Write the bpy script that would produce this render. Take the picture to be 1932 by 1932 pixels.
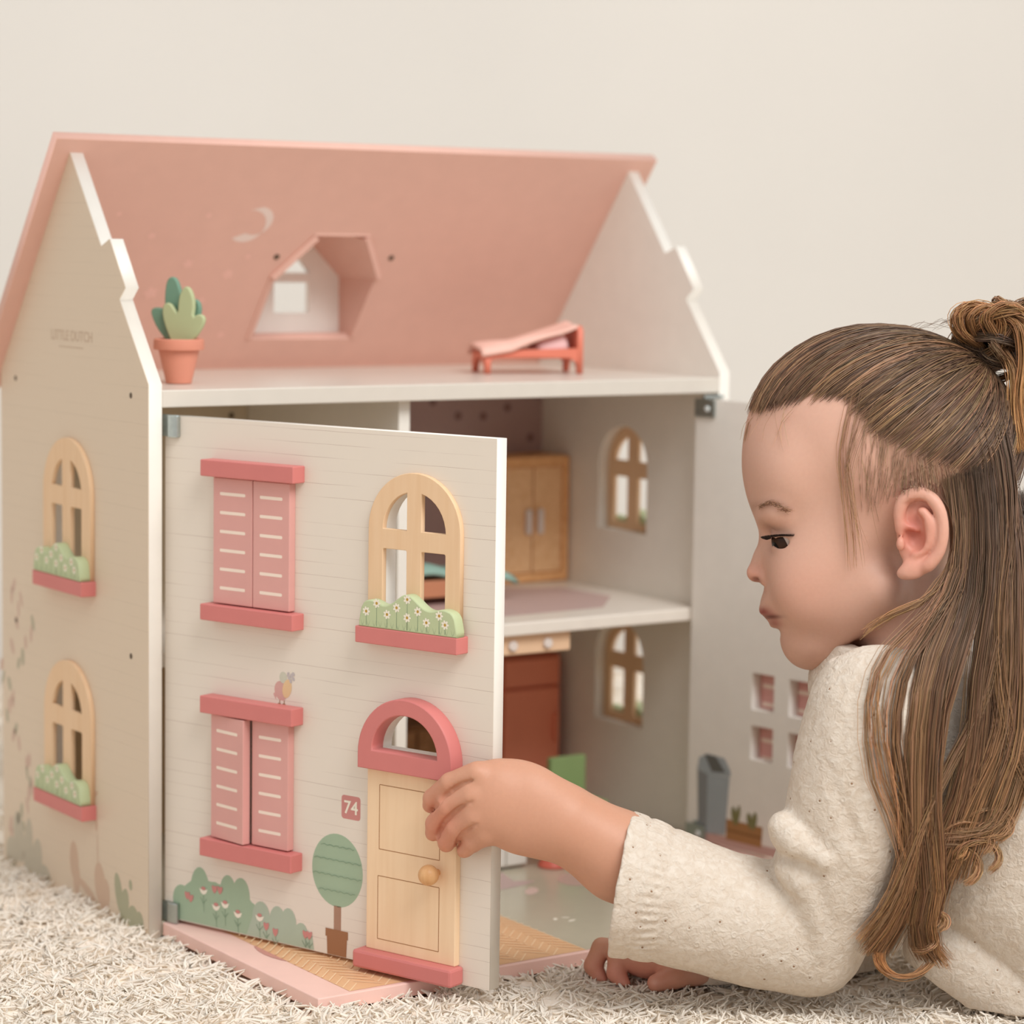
import bpy, bmesh, math, random
import numpy as np
from mathutils import Matrix, Vector

for _o in list(bpy.data.objects):
    bpy.data.objects.remove(_o, do_unlink=True)
scene = bpy.context.scene
COL = scene.collection
random.seed(7)
RNG = np.random.default_rng(11)

# ------------------------------------------------------------------ camera
FPX = 4884.79
_yaw, _pit, _rol = [math.radians(v) for v in (34.5041, 5.9788, 0.8417)]
CAM = np.array([-0.8025, -1.6115, 0.4822])
FWD = np.array([math.sin(_yaw) * math.cos(_pit), math.cos(_yaw) * math.cos(_pit), -math.sin(_pit)])
_r = np.array([math.cos(_yaw), -math.sin(_yaw), 0.0])
_u = np.cross(_r, FWD)
RGT = _r * math.cos(_rol) + _u * math.sin(_rol)
UPV = -_r * math.sin(_rol) + _u * math.cos(_rol)
cam_data = bpy.data.cameras.new('camera')
cam = bpy.data.objects.new('camera', cam_data)
COL.objects.link(cam)
cam_data.sensor_width = 36.0
cam_data.sensor_fit = 'HORIZONTAL'
cam_data.lens = 36.0 * FPX / 1932.0
cam_data.clip_start = 0.05
cam_data.dof.use_dof = True
cam_data.dof.focus_distance = 1.66
cam_data.dof.aperture_fstop = 5.2
cam.matrix_world = Matrix(((RGT[0], UPV[0], -FWD[0], CAM[0]),
                           (RGT[1], UPV[1], -FWD[1], CAM[1]),
                           (RGT[2], UPV[2], -FWD[2], CAM[2]), (0, 0, 0, 1)))
scene.camera = cam

def at(px, py, dep):
    """world point seen at photo pixel (px, py) at distance dep along the view axis"""
    return CAM + (FWD + RGT * (px - 966.0) / FPX + UPV * (966.0 - py) / FPX) * dep

# ------------------------------------------------------------------ light
scene.view_settings.view_transform = 'Standard'
scene.view_settings.look = 'None'
scene.view_settings.exposure = 0.10
scene.view_settings.gamma = 1.0
scene.view_settings.use_curve_mapping = False

scene.cycles.max_bounces = 14
scene.cycles.diffuse_bounces = 9
world = bpy.data.worlds.new('world')
scene.world = world
world.use_nodes = True
world.node_tree.nodes['Background'].inputs[0].default_value = (1.0, 0.993, 0.988, 1)
world.node_tree.nodes['Background'].inputs[1].default_value = 0.74

def area_light(name, loc, target, size, power, color):
    ld = bpy.data.lights.new(name, 'AREA')
    ld.shape = 'RECTANGLE'
    ld.size, ld.size_y = size
    ld.energy = power
    ld.color = color
    lo = bpy.data.objects.new(name, ld)
    COL.objects.link(lo)
    d = Vector(target) - Vector(loc)
    lo.rotation_euler = d.to_track_quat('-Z', 'Y').to_euler()
    lo.location = loc
    return lo
area_light('softbox_key', (0.15, -2.0, 2.25), (0.25, 0.0, 0.15), (1.5, 1.2), 54, (1.0, 0.993, 0.982))

# ------------------------------------------------------------------ helpers
ALB = 0.925                                                       # overall pigment level
def lin(c, k=None):
    k = ALB if k is None else k
    o = []
    for v in c[:3]:
        v = v / 255.0
        o.append(k * (v / 12.92 if v <= 0.04045 else ((v + 0.055) / 1.055) ** 2.4))
    return tuple(o) + (1.0,)

class NT:
    """small node-tree helper"""
    def __init__(self, name, rough=0.5, spec=0.35):
        self.m = bpy.data.materials.new(name)
        self.m.use_nodes = True
        self.t = self.m.node_tree
        self.b = self.t.nodes['Principled BSDF']
        self.b.inputs['Roughness'].default_value = rough
        self.b.inputs['Specular IOR Level'].default_value = spec
    def n(self, kind, **kw):
        nd = self.t.nodes.new(kind)
        for k, v in kw.items():
            if k.startswith('i_'):
                key = k[2:]
                key = int(key) if key.isdigit() else key.replace('_', ' ')
                nd.inputs[key].default_value = v
            else:
                setattr(nd, k, v)
        return nd
    def l(self, a, b):
        self.t.links.new(a, b)
    def coord(self, scale=(1, 1, 1), rot=(0, 0, 0), out='Object'):
        tc = self.n('ShaderNodeTexCoord')
        mp = self.n('ShaderNodeMapping')
        mp.inputs['Scale'].default_value = scale
        mp.inputs['Rotation'].default_value = rot
        self.l(tc.outputs[out], mp.inputs['Vector'])
        return mp.outputs['Vector']
    def ramp(self, fac, stops):
        r = self.n('ShaderNodeValToRGB')
        el = r.color_ramp.elements
        while len(el) < len(stops):
            el.new(0.5)
        for e, (p, c) in zip(el, stops):
            e.position = p
            e.color = lin(c) if len(c) == 3 and max(c) > 1 else tuple(c)
        self.l(fac, r.inputs[0])
        return r.outputs[0]
    def bump(self, h, strength, dist):
        b = self.n('ShaderNodeBump')
        b.inputs['Strength'].default_value = strength
        b.inputs['Distance'].default_value = dist
        self.l(h, b.inputs['Height'])
        self.l(b.outputs[0], self.b.inputs['Normal'])

MATS = {}
def paint(name, col, rough=0.45, var=0.008, scale=60.0, bump=0.0, spec=0.35):
    """painted surface: flat colour with a faint mottling"""
    if name in MATS:
        return MATS[name]
    k = NT(name, rough, spec)
    nz = k.n('ShaderNodeTexNoise')
    nz.inputs['Scale'].default_value = scale
    nz.inputs['Detail'].default_value = 4
    k.l(k.coord(), nz.inputs['Vector'])
    a = tuple(max(0, c * (1 - var)) for c in col)
    b = tuple(min(255, c * (1 + var)) for c in col)
    k.l(k.ramp(nz.outputs[0], [(0.3, a), (0.7, b)]), k.b.inputs['Base Color'])
    if bump:
        k.bump(nz.outputs[0], bump, 0.0006)
    MATS[name] = k.m
    return k.m

def wood(name, col, dark, rough=0.5, along='z'):
    if name in MATS:
        return MATS[name]
    k = NT(name, rough, 0.3)
    sc = {'z': (220, 12, 220), 'x': (14, 260, 260), 'y': (260, 14, 260)}[along]
    nz = k.n('ShaderNodeTexNoise')
    nz.inputs['Scale'].default_value = 1.0
    nz.inputs['Detail'].default_value = 5
    k.l(k.coord(sc), nz.inputs['Vector'])
    k.l(k.ramp(nz.outputs[0], [(0.25, dark), (0.6, col), (1.0, col)]), k.b.inputs['Base Color'])
    k.bump(nz.outputs[0], 0.15, 0.0004)
    MATS[name] = k.m
    return k.m

def siding(name, base, line, pitch, amount=0.5):
    """painted board with faint hand-drawn horizontal lines (local Y is up on every panel)"""
    if name in MATS:
        return MATS[name]
    k = NT(name, 0.42, 0.3)
    tc = k.n('ShaderNodeTexCoord')
    sep = k.n('ShaderNodeSeparateXYZ')
    k.l(tc.outputs['Object'], sep.inputs[0])
    wob = k.n('ShaderNodeTexNoise', i_Scale=22.0, i_Detail=2.0)
    k.l(tc.outputs['Object'], wob.inputs['Vector'])
    m1 = k.n('ShaderNodeMath', operation='MULTIPLY_ADD')
    k.l(wob.outputs[0], m1.inputs[0]); m1.inputs[1].default_value = 0.0012
    k.l(sep.outputs['Y'], m1.inputs[2])
    m2 = k.n('ShaderNodeMath', operation='DIVIDE'); k.l(m1.outputs[0], m2.inputs[0]); m2.inputs[1].default_value = pitch
    m3 = k.n('ShaderNodeMath', operation='FRACT'); k.l(m2.outputs[0], m3.inputs[0])
    ln = k.n('ShaderNodeValToRGB')
    e = ln.color_ramp.elements
    e[0].position = 0.0; e[0].color = (0, 0, 0, 1)
    e[1].position = 0.5; e[1].color = (0, 0, 0, 1)
    x = e.new(0.455); x.color = (0, 0, 0, 1)
    x = e.new(0.475); x.color = (1, 1, 1, 1)
    k.l(m3.outputs[0], ln.inputs[0])
    brk = k.n('ShaderNodeTexNoise', i_Scale=1.0, i_Detail=2.0)
    k.l(k.coord((14, 240, 240)), brk.inputs['Vector'])
    b2 = k.n('ShaderNodeValToRGB'); b2.color_ramp.elements[0].position = 0.40; b2.color_ramp.elements[1].position = 0.62
    k.l(brk.outputs[0], b2.inputs[0])
    mm = k.n('ShaderNodeMath', operation='MULTIPLY'); k.l(ln.outputs[0], mm.inputs[0]); k.l(b2.outputs[0], mm.inputs[1])
    m4 = k.n('ShaderNodeMath', operation='MULTIPLY'); k.l(mm.outputs[0], m4.inputs[0]); m4.inputs[1].default_value = amount
    mix = k.n('ShaderNodeMix', data_type='RGBA')
    mix.inputs['A'].default_value = lin(base)
    mix.inputs['B'].default_value = lin(line)
    k.l(m4.outputs[0], mix.inputs['Factor'])
    k.l(mix.outputs['Result'], k.b.inputs['Base Color'])
    MATS[name] = k.m
    return k.m

def metal(name, col, rough=0.3):
    if name in MATS:
        return MATS[name]
    k = NT(name, rough, 0.5)
    k.b.inputs['Metallic'].default_value = 1.0
    nz = k.n('ShaderNodeTexNoise', i_Scale=300.0)
    k.l(k.coord(), nz.inputs['Vector'])
    k.l(k.ramp(nz.outputs[0], [(0.2, tuple(c * 0.93 for c in col)), (0.8, col)]), k.b.inputs['Base Color'])
    MATS[name] = k.m
    return k.m

WM = {}          # world matrix of every object placed here
def link(o, name, parent=None, mw=None, label=None, cat=None, group=None, kind=None):
    mw = mw if mw is not None else Matrix.Identity(4)
    o.name = name
    if o.name not in COL.objects:
        COL.objects.link(o)
    WM[o] = mw.copy()
    if parent is not None:
        o.parent = parent
        o.matrix_parent_inverse = WM[parent].inverted()
    o.matrix_basis = mw
    for k, v in (('label', label), ('category', cat), ('group', group), ('kind', kind)):
        if v:
            o[k] = v
    return o

def empty(name, loc, label=None, cat=None, group=None, rz=0.0):
    o = bpy.data.objects.new(name, None)
    o.empty_display_size = 0.02
    return link(o, name, None, Matrix.Translation(loc) @ Matrix.Rotation(rz, 4, 'Z'), label, cat, group)

def frame(o, ex, ey, ez):
    ex, ey, ez, o = Vector(ex), Vector(ey), Vector(ez), Vector(o)
    return Matrix(((ex.x, ey.x, ez.x, o.x), (ex.y, ey.y, ez.y, o.y), (ex.z, ey.z, ez.z, o.z), (0, 0, 0, 1)))

def mesh_obj(name, verts, faces, mat, parent=None, mw=None, smooth=False, **kw):
    me = bpy.data.meshes.new(name)
    me.from_pydata([tuple(v) for v in verts], [], faces)
    me.validate()
    me.update()
    if smooth:
        me.polygons.foreach_set('use_smooth', [True] * len(me.polygons))
    o = bpy.data.objects.new(name, me)
    if mat:
        me.materials.append(mat)
    return link(o, name, parent, mw, **kw)

def from_bm(name, bm, mat, parent=None, mw=None, smooth=False, **kw):
    bmesh.ops.recalc_face_normals(bm, faces=bm.faces)
    me = bpy.data.meshes.new(name)
    bm.to_mesh(me)
    bm.free()
    if smooth:
        me.polygons.foreach_set('use_smooth', [True] * len(me.polygons))
    me.materials.append(mat)
    o = bpy.data.objects.new(name, me)
    return link(o, name, parent, mw, **kw)

def box_bm(x0, x1, y0, y1, z0, z1, bev=0.0, bm=None, seg=2):
    own = bm is None
    b = bmesh.new()
    vs = [b.verts.new((x, y, z)) for x in (x0, x1) for y in (y0, y1) for z in (z0, z1)]
    for f in ((0, 1, 3, 2), (4, 6, 7, 5), (0, 4, 5, 1), (2, 3, 7, 6), (0, 2, 6, 4), (1, 5, 7, 3)):
        b.faces.new([vs[i] for i in f])
    bmesh.ops.recalc_face_normals(b, faces=b.faces)
    if bev:
        bmesh.ops.bevel(b, geom=list(b.edges), offset=bev, segments=seg, affect='EDGES', profile=0.5)
    if own:
        return b
    me = bpy.data.meshes.new('tmp'); b.to_mesh(me); b.free(); bm.from_mesh(me); bpy.data.meshes.remove(me)
    return bm

def box(name, x0, x1, y0, y1, z0, z1, mat, parent=None, mw=None, bev=0.0006, **kw):
    return from_bm(name, box_bm(x0, x1, y0, y1, z0, z1, bev), mat, parent, mw, **kw)

def plate(name, outer, holes, t, mat, parent=None, mw=None, bev=0.0004, z0=0.0, **kw):
    """flat board cut from a 2-D outline (local XY) with holes; occupies local z from z0 to z0 + t"""
    cu = bpy.data.curves.new(name, 'CURVE')
    cu.dimensions = '2D'
    cu.fill_mode = 'BOTH'
    for poly in [outer] + list(holes):
        sp = cu.splines.new('POLY')
        sp.points.add(len(poly) - 1)
        for p, q in zip(sp.points, poly):
            p.co = (q[0], q[1], 0, 1)
        sp.use_cyclic_u = True
    bev = min(bev, t * 0.3)
    cu.bevel_depth = bev
    cu.bevel_resolution = 1
    cu.offset = -bev
    cu.extrude = t / 2 - bev
    tmp = bpy.data.objects.new('tmp', cu)
    me = bpy.data.meshes.new_from_object(tmp)
    bpy.data.objects.remove(tmp)
    bpy.data.curves.remove(cu)
    me.transform(Matrix.Translation((0, 0, z0 + t / 2)))
    me.name = name
    me.materials.clear()
    me.materials.append(mat)
    o = bpy.data.objects.new(name, me)
    return link(o, name, parent, mw, **kw)

def arc(cx, cy, r, a0, a1, n, ry=None):
    ry = r if ry is None else ry
    return [(cx + r * math.cos(math.radians(a0 + (a1 - a0) * i / n)), cy + ry * math.sin(math.radians(a0 + (a1 - a0) * i / n))) for i in range(n + 1)]

def arch(cx, half, z0, ztop, n=20):
    """arched outline: straight sides with a half-round head"""
    zc = ztop - half
    return [(cx - half, z0), (cx + half, z0)] + arc(cx, zc, half, 0, 180, n)

def rect(x0, x1, y0, y1):
    return [(x0, y0), (x1, y0), (x1, y1), (x0, y1)]

def rrect(x0, x1, y0, y1, r, n=4):
    return (arc(x1 - r, y0 + r, r, -90, 0, n) + arc(x1 - r, y1 - r, r, 0, 90, n) +
            arc(x0 + r, y1 - r, r, 90, 180, n) + arc(x0 + r, y0 + r, r, 180, 270, n))

def ellipse(cx, cy, rx, ry, rot=0.0, n=18):
    c, s = math.cos(rot), math.sin(rot)
    return [(cx + rx * math.cos(t) * c - ry * math.sin(t) * s, cy + rx * math.cos(t) * s + ry * math.sin(t) * c)
            for t in [2 * math.pi * i / n for i in range(n)]]

def flats(name, polys, mat, parent, mw, z=0.0001, **kw):
    """flat print: convex polygons lying just on a surface (one print, local XY)"""
    v, f = [], []
    for j, p in enumerate(polys):
        i0 = len(v)
        v += [(q[0], q[1], z + 0.000009 * j) for q in p]
        f.append(list(range(i0, i0 + len(p))))
    return mesh_obj(name, v, f, mat, parent, mw, **kw)

def flats_each(name, polys, mat, parent, mw, z=0.0001):
    for p in polys:
        flats(name, [p], mat, parent, mw, z)

def lathe(name, prof, mat, parent=None, mw=None, n=32, **kw):
    v, f = [], []
    for (r, z) in prof:
        for i in range(n):
            t = 2 * math.pi * i / n
            v.append((r * math.cos(t), r * math.sin(t), z))
    for k in range(len(prof) - 1):
        for i in range(n):
            j = (i + 1) % n
            f.append((k * n + i, k * n + j, (k + 1) * n + j, (k + 1) * n + i))
    f.append(list(range(n))[::-1])
    f.append([(len(prof) - 1) * n + i for i in range(n)])
    o = mesh_obj(name, v, f, mat, parent, mw, smooth=True, **kw)
    m = o.modifiers.new('edges', 'EDGE_SPLIT')
    m.split_angle = math.radians(40)
    return o

def text_obj(name, body, size, mat, parent, mw, extrude=0.0001, **kw):
    cu = bpy.data.curves.new(name, 'FONT')
    cu.body = body
    cu.size = size
    cu.align_x = 'CENTER'
    cu.align_y = 'CENTER'
    cu.extrude = extrude
    cu.offset = size * 0.012
    tmp = bpy.data.objects.new('tmp', cu)
    COL.objects.link(tmp)
    dg = bpy.context.evaluated_depsgraph_get()
    me = bpy.data.meshes.new_from_object(tmp.evaluated_get(dg))
    bpy.data.objects.remove(tmp)
    me.materials.clear()
    me.materials.append(mat)
    o = bpy.data.objects.new(name, me)
    return link(o, name, parent, mw, **kw)
# ------------------------------------------------------------------ materials of the house
M_white = paint('white_paint', (242, 237, 227), 0.4)
M_cream = paint('cream_inside', (246, 240, 231), 0.5)
M_side = siding('side_siding', (226, 207, 184), (170, 150, 130), 0.0085, 0.45)
M_front = siding('front_siding', (235, 224, 210), (178, 152, 140), 0.0088, 1.0)
M_pink = paint('salmon_pink', (213, 127, 122), 0.45)
M_shut = paint('shutter_pink', (223, 166, 158), 0.45)
M_slit = paint('slit_cream', (248, 228, 212), 0.5)
M_roof = paint('roof_pink', (228, 182, 166), 0.42)
M_terr = paint('terrace_pink', (246, 206, 194), 0.42)
M_ply = wood('natural_wood', (239, 204, 166), (234, 196, 155))
M_box = paint('planter_green', (192, 203, 160), 0.5)
M_leafd = paint('print_dark_green', (142, 160, 128), 0.5)
M_sage = paint('print_sage', (164, 186, 158), 0.5)
M_sagel = paint('print_sage_line', (128, 154, 128), 0.5)
M_brown = paint('print_brown', (160, 112, 78), 0.5)
M_trunk = paint('print_trunk', (172, 134, 112), 0.5)
M_rose = paint('print_rose', (208, 140, 134), 0.5)
M_ivory = paint('print_ivory', (246, 238, 220), 0.5)
M_mustard = paint('print_mustard', (190, 150, 62), 0.5)
M_dark = paint('screw_dark', (92, 74, 58), 0.5)
M_line = paint('engraved_line', (176, 126, 84), 0.6)
M_zinc = metal('zinc', (196, 206, 204), 0.34)
M_knob = wood('knob_wood', (226, 176, 124), (206, 150, 96), 0.35)
M_vine = paint('print_vine_pink', (212, 182, 164), 0.5)
M_vineg = paint('print_vine_grey', (186, 178, 154), 0.5)
M_text = paint('print_text', (206, 182, 158), 0.5)

T, WI, D = 0.0103, 0.4943, 0.2518
XR0, XR1 = T + WI, 2 * T + WI
ZA, TA = 0.3759, 0.0122
ZM0, ZM1 = 0.1793, 0.1895
house = empty('dollhouse', (XR1 / 2, D / 2, -0.012),
              'large pastel wooden dollhouse with a pink roof and its hinged front swung open', 'dollhouse')

# ---- gable side walls; local X runs along the depth, local Y up
gable = [(0, -0.012), (D, -0.012), (D, 0.3776), (0.1262, 0.5412), (0.0744, 0.4742), (0.0606, 0.4795),
         (0.0356, 0.4457), (0.0452, 0.4373), (0, 0.38)]
FL = frame((0, 0, 0), (0, -1, 0), (0, 0, 1), (-1, 0, 0))          # outer left face, u = -y
FR = frame((XR1, 0, 0), (0, 1, 0), (0, 0, 1), (1, 0, 0))          # outer right face, u = y
WC = 0.1265
WINZ = (0.0, -0.1645)                                             # the upper window, the lower one
def flip(p):
    return [(-a, b) for a, b in p]
wl_holes = [arch(WC, 0.0335, 0.240 + dz, 0.3285 + dz) for dz in WINZ]
left_wall = plate('side_wall', flip(gable), [flip(h) for h in wl_holes], T, M_white, house, FL, z0=-T,
                  label='left gable side wall with two arched windows')
plate('painted_face', flip([(a, b) for a, b in gable]), [flip(h) for h in wl_holes], 0.0003, M_side, left_wall, FL,
      bev=0.0, z0=0.0, label='beige painted outer face')
right_wall = plate('side_wall', gable, wl_holes, T, M_white, house, FR, z0=-T,
                   label='right gable side wall seen from inside')

def frame_holes(cx, z0, zc, half, bord=0.0125, mull=0.006, b0=0.282, b1=0.295, dz=0.0):
    """four panes: two tall ones below, two quarter-round ones above"""
    hs = []
    for s in (-1, 1):
        xi, xo = cx + s * mull, cx + s * (half - bord)
        x0, x1 = min(xi, xo), max(xi, xo)
        hs.append(rrect(x0, x1, z0 + dz, b0 + dz, 0.0012))
        r = half - bord
        base = b1 + dz
        pts = [(xi, base), (xo, base)]
        a_end = math.degrees(math.acos(min(1, mull / r)))
        for i in range(9):
            a = math.radians(a_end * i / 8)
            pts.append((cx + s * r * math.cos(a), max(base + 0.0004, zc + dz + r * math.sin(a))))
        hs.append(pts if s > 0 else pts[::-1])
    return hs

def hump(u0, u1, z0, n=44):
    """outline of a flower-box shrub: a flat foot with three soft humps"""
    w = u1 - u0
    top = []
    for i in range(n + 1):
        t = i / n
        h = 0.0135 + 0.0045 * math.exp(-((t - 0.12) / 0.11) ** 2) + 0.0105 * math.exp(-((t - 0.49) / 0.15) ** 2) + 0.0035 * math.exp(-((t - 0.86) / 0.11) ** 2)
        e = min(t, 1 - t)
        if e < 0.07:
            h *= math.sqrt(max(0.0, 1 - ((0.07 - e) / 0.07) ** 2)) * 0.75 + 0.25
        top.append((u0 + w * t, z0 + h))
    return [(u0, z0), (u1, z0)] + top[::-1]

def daisy(cx, cy, r):
    pet = [ellipse(cx + math.cos(a) * r * 0.62, cy + math.sin(a) * r * 0.62, r * 0.42, r * 0.26, a, 8)
           for a in [2 * math.pi * i / 7 for i in range(7)]]
    return pet, ellipse(cx, cy, r * 0.33, r * 0.33, 0, 8)

def flower_box(parent, F, u0, u1, z0, sc=1.0):
    o = plate('flower_box', hump(u0, u1, z0), [], 0.0085, M_box, parent, F, bev=0.0009, z0=0.0035,
              label='green wooden shrub cut-out printed with white daisies')
    w = u1 - u0
    sp = [(.04, .38), (.15, .60), (.26, .36), (.36, .55), (.47, .78), (.47, .34), (.58, .52), (.67, .28), (.80, .48), (.86, .28)]
    pets, eyes, stems = [], [], []
    for tx, ty in sp:
        cx, cy = u0 + w * (0.04 + tx * 0.98), z0 + 0.027 * ty
        p, e = daisy(cx, cy, 0.0031)
        pets += p; eyes.append(e)
        stems.append([(cx - .0003, z0 + .0012), (cx + .0003, z0 + .0012), (cx + .0002, cy - .002), (cx - .0002, cy - .002)])
    for i in range(16):
        cx = u0 + w * (0.04 + 0.92 * i / 15)
        for s in (-1, 1):
            stems.append([(cx, z0 + .0008), (cx + s * .0016, z0 + .0052), (cx + s * .0005, z0 + .0014)])
    bm_v, bm_f, mi = [], [], []
    for polys, k, zz in ((stems, 1, 0.01206), (pets, 0, 0.01210), (eyes, 2, 0.01216)):
        for p in polys:
            i0 = len(bm_v)
            bm_v += [(q[0], q[1], zz) for q in p]
            bm_f.append(list(range(i0, i0 + len(p)))); mi.append(k)
    # the print belongs to the cut-out: joined into the same piece
    me = o.data
    me.materials.append(M_ivory); me.materials.append(M_leafd); me.materials.append(M_mustard)
    b = bmesh.new(); b.from_mesh(me)
    vs = [b.verts.new(v) for v in bm_v]
    for f, k in zip(bm_f, mi):
        try:
            fc = b.faces.new([vs[i] for i in f]); fc.material_index = k + 1
        except ValueError:
            pass
    b.to_mesh(me); b.free()
    return o

def sill(parent, F, u0, u1, z0, z1, pr=0.012, name='window_sill', bev=0.0007):
    return box(name, u0, u1, z0, z1, 0.0, pr, M_pink, parent, F, bev=bev)

for wall, F, sgn, outer in ((left_wall, FL, -1, True), (right_wall, FR, 1, True)):
    for dz in WINZ:
        cx = sgn * WC
        plate('window_frame', arch(cx, 0.0405, 0.233 + dz, 0.3345 + dz, 26),
              frame_holes(cx, 0.246, 0.294, 0.0405, 0.0148, 0.0072, 0.2845, 0.2985, dz), 0.0036, M_ply, wall, F, z0=0.0003)
        flower_box(wall, F, cx - 0.0405, cx + 0.0405, 0.2335 + dz)
        sill(wall, F, cx - 0.0425, cx + 0.0425, 0.2225 + dz, 0.2333 + dz)
for wall, F, sgn in ((left_wall, FL, -1), (right_wall, FR, 1)):
    for y, z in ((0.224, 0.373), (0.027, 0.371), (0.225, 0.187), (0.027, 0.187)):
        lathe('screw_hole', [(0.0021, 0.0), (0.0021, 0.00045), (0.0012, 0.0004)], M_dark, wall, F @ Matrix.Translation((sgn * y, z, 0)), n=12)

# prints on the left wall: climbing petals, shrubs at the foot, a little garden figure
rr = random.Random(3)
pet1, pet2 = [], []
for i in range(34):
    z = 0.215 - 0.0062 * i + rr.uniform(-.003, .003)
    y = 0.228 - 0.018 * math.sin(i * 0.33) + rr.uniform(-.017, .017)
    if z < 0.03:
        y -= 0.02
    (pet1 if rr.random() < 0.7 else pet2).append(ellipse(-y, z, rr.uniform(.0022, .0034), rr.uniform(.0045, .0075), rr.uniform(-.5, .5), 10))
flats_each('petal_print', pet1, M_vine, left_wall, FL, 0.00034)
flats_each('petal_print', pet2, M_vineg, left_wall, FL, 0.00034)
M_gbush = paint('print_grey_bush', (198, 188, 168), 0.5)
flats('shrub_print', [ellipse(-.222, .018, .010, .020, .2, 16), ellipse(-.205, .013, .008, .024, -.1, 16), ellipse(-.190, .004, .010, .020, -.2, 16), ellipse(-.235, .004, .012, .012, 0, 16),
                      ellipse(-.176, -.004, .012, .010, 0, 12)], M_gbush, left_wall, FL, 0.00034)
M_gbush2 = paint('print_green_bush', (176, 174, 146), 0.5)
flats('shrub_print', [ellipse(-.047, .012, .006, .015, .3, 14), ellipse(-.038, .004, .007, .014, -.2, 14), ellipse(-.024, -.002, .009, .010, 0, 14), ellipse(-.014, -.004, .007, .010, 0, 12),
                      ellipse(-.028, .022, .0028, .004, .2, 10)], M_gbush2, left_wall, FL, 0.00034)
flats('garden_print', [ellipse(-.122, .020, .0075, .015, .1, 14), ellipse(-.118, .008, .006, .012, 0, 14), ellipse(-.100, .003, .017, .0035, -.35, 14), ellipse(-.078, .012, .009, .016, .2, 16),
                       ellipse(-.070, .005, .008, .013, -.1, 14), ellipse(-.082, .034, .0008, .016, .03, 8), ellipse(-.084, .0545, .0019, .0048, .0, 8), ellipse(-.086, .077, .0055, .0018, .5, 10)],
      paint('print_tan_pink', (212, 182, 158), 0.5), left_wall, FL, 0.00034)
text_obj('name_print', 'LITTLE DUTCH', 0.0106, M_text, left_wall, FL @ Matrix.Translation((-.124, .4085, .0004)), 0.00005)
flats('name_print', [rect(-.146, -.104, .4000, .4010)], M_text, left_wall, FL, 0.00036)

# ---- floors, back wall, partition
box('attic_floor', T, XR0, 0, D - 0.006, ZA - TA, ZA, paint('attic_floor_white', (221, 213, 201), 0.28), house, bev=0.0009)
mid = box('middle_floor', T, XR0, 0.0125, D - 0.006, ZM0, ZM1, paint('middle_floor_white', (240, 231, 219), 0.3), house, bev=0.0012)
M_mauve = paint('print_mauve', (206, 178, 172), 0.45)
flats('floor_print', [[(0.31, 0.045), (0.43, 0.050), (0.475, 0.10), (0.47, 0.165), (0.40, 0.195), (0.31, 0.19), (0.28, 0.12)]], M_mauve, mid, None, ZM1 + 0.0001)
M_base = paint('ground_green_grey', (200, 192, 172), 0.16, spec=0.5)
base_floor = box('ground_floor', 0.0002 + T, XR0 - 0.0002, 0.0005, D - 0.006, -0.010, 0.0, M_base, house, bev=0.0005)
back = box('back_wall', T, XR0, D - 0.006, D, -0.012, ZA - TA + 0.010, M_cream, house, bev=0.0)
for nm, x0, x1, z0, z1, m in (('back_lining', T, 0.2110, ZM1, ZA - TA, paint('wallpaper_sand', (214, 198, 172), 0.6)),
                          ('back_lining', 0.2212, XR0, ZM1, ZA - TA, paint('wallpaper_mauve', (186, 158, 154), 0.6)),
                          ('back_lining', T, 0.2110, 0.0, ZM0, paint('wallpaper_ochre', (196, 170, 136), 0.6)),
                          ('back_lining', 0.2212, XR0, 0.0, ZM0, paint('wallpaper_taupe', (198, 182, 166), 0.6))):
    b = box(nm, x0, x1, D - 0.0068, D - 0.006, z0, z1, m, back, bev=0.0)
    if 'mauve' in m.name:
        flats_each('dot_print', [ellipse(x, z, .0038, .0038, 0, 10) for x, z in ((.416, .332), (.442, .331), (.467, .338), (.492, .311), (.39, .345), (.36, .322), (.33, .34), (.30, .318), (.27, .338), (.245, .32))],
              paint('print_plum', (140, 108, 106), 0.6), b, frame((0, D - 0.0068, 0), (1, 0, 0), (0, 0, 1), (0, -1, 0)), 0.0001)
part = box('partition_wall', 0.211, 0.221, 0.0125, D - 0.007, 0.0, ZA - TA, M_white, house, bev=0.0009)
for x, z in ((.120, .343), (.196, .338)):
    lathe('screw_hole', [(0.0024, 0.0), (0.0024, 0.0004)], M_dark, back, frame((x, D - 0.0069, z), (1, 0, 0), (0, 0, 1), (0, -1, 0)), n=10)

# ---- rear roof slope, seen from its inner side
SL = Vector((0, 0.61, -0.7924)).normalized()                      # down the slope
NI = Vector((0, -SL.z * -1, 0)).normalized()
IN = Vector((0, SL.z, -SL.y))                                     # inner normal (down, to the front)
R0 = Vector((0, 0.1187, 0.5506))                                  # ridge, inner edge
FROOF = frame(R0, (-1, 0, 0), SL, IN * 1.0)                       # local X = -x, Y down the slope, Z inward
def rp(x, z):                                                     # point of the inner roof plane at height z
    return (-x, (z - R0.z) / SL.z)
OV = 0.0139
LEN = 0.236
hole = [rp(.2295, .4845), rp(.2805, .4845), rp(.3055, .4505), rp(.3055, .4), rp(.2035, .4), rp(.2035, .4505)]
roof = plate('roof_panel', [(OV, 0), (OV, LEN), (-XR1 - OV, LEN), (-XR1 - OV, 0)], [hole], 0.0082, M_roof, house, FROOF, bev=0.0006, z0=-0.0082,
             label='pink rear roof panel with a dormer opening')
M_star = paint('print_star', (238, 190, 176), 0.5)
M_moon = paint('print_moon', (236, 214, 204), 0.5)
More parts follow.
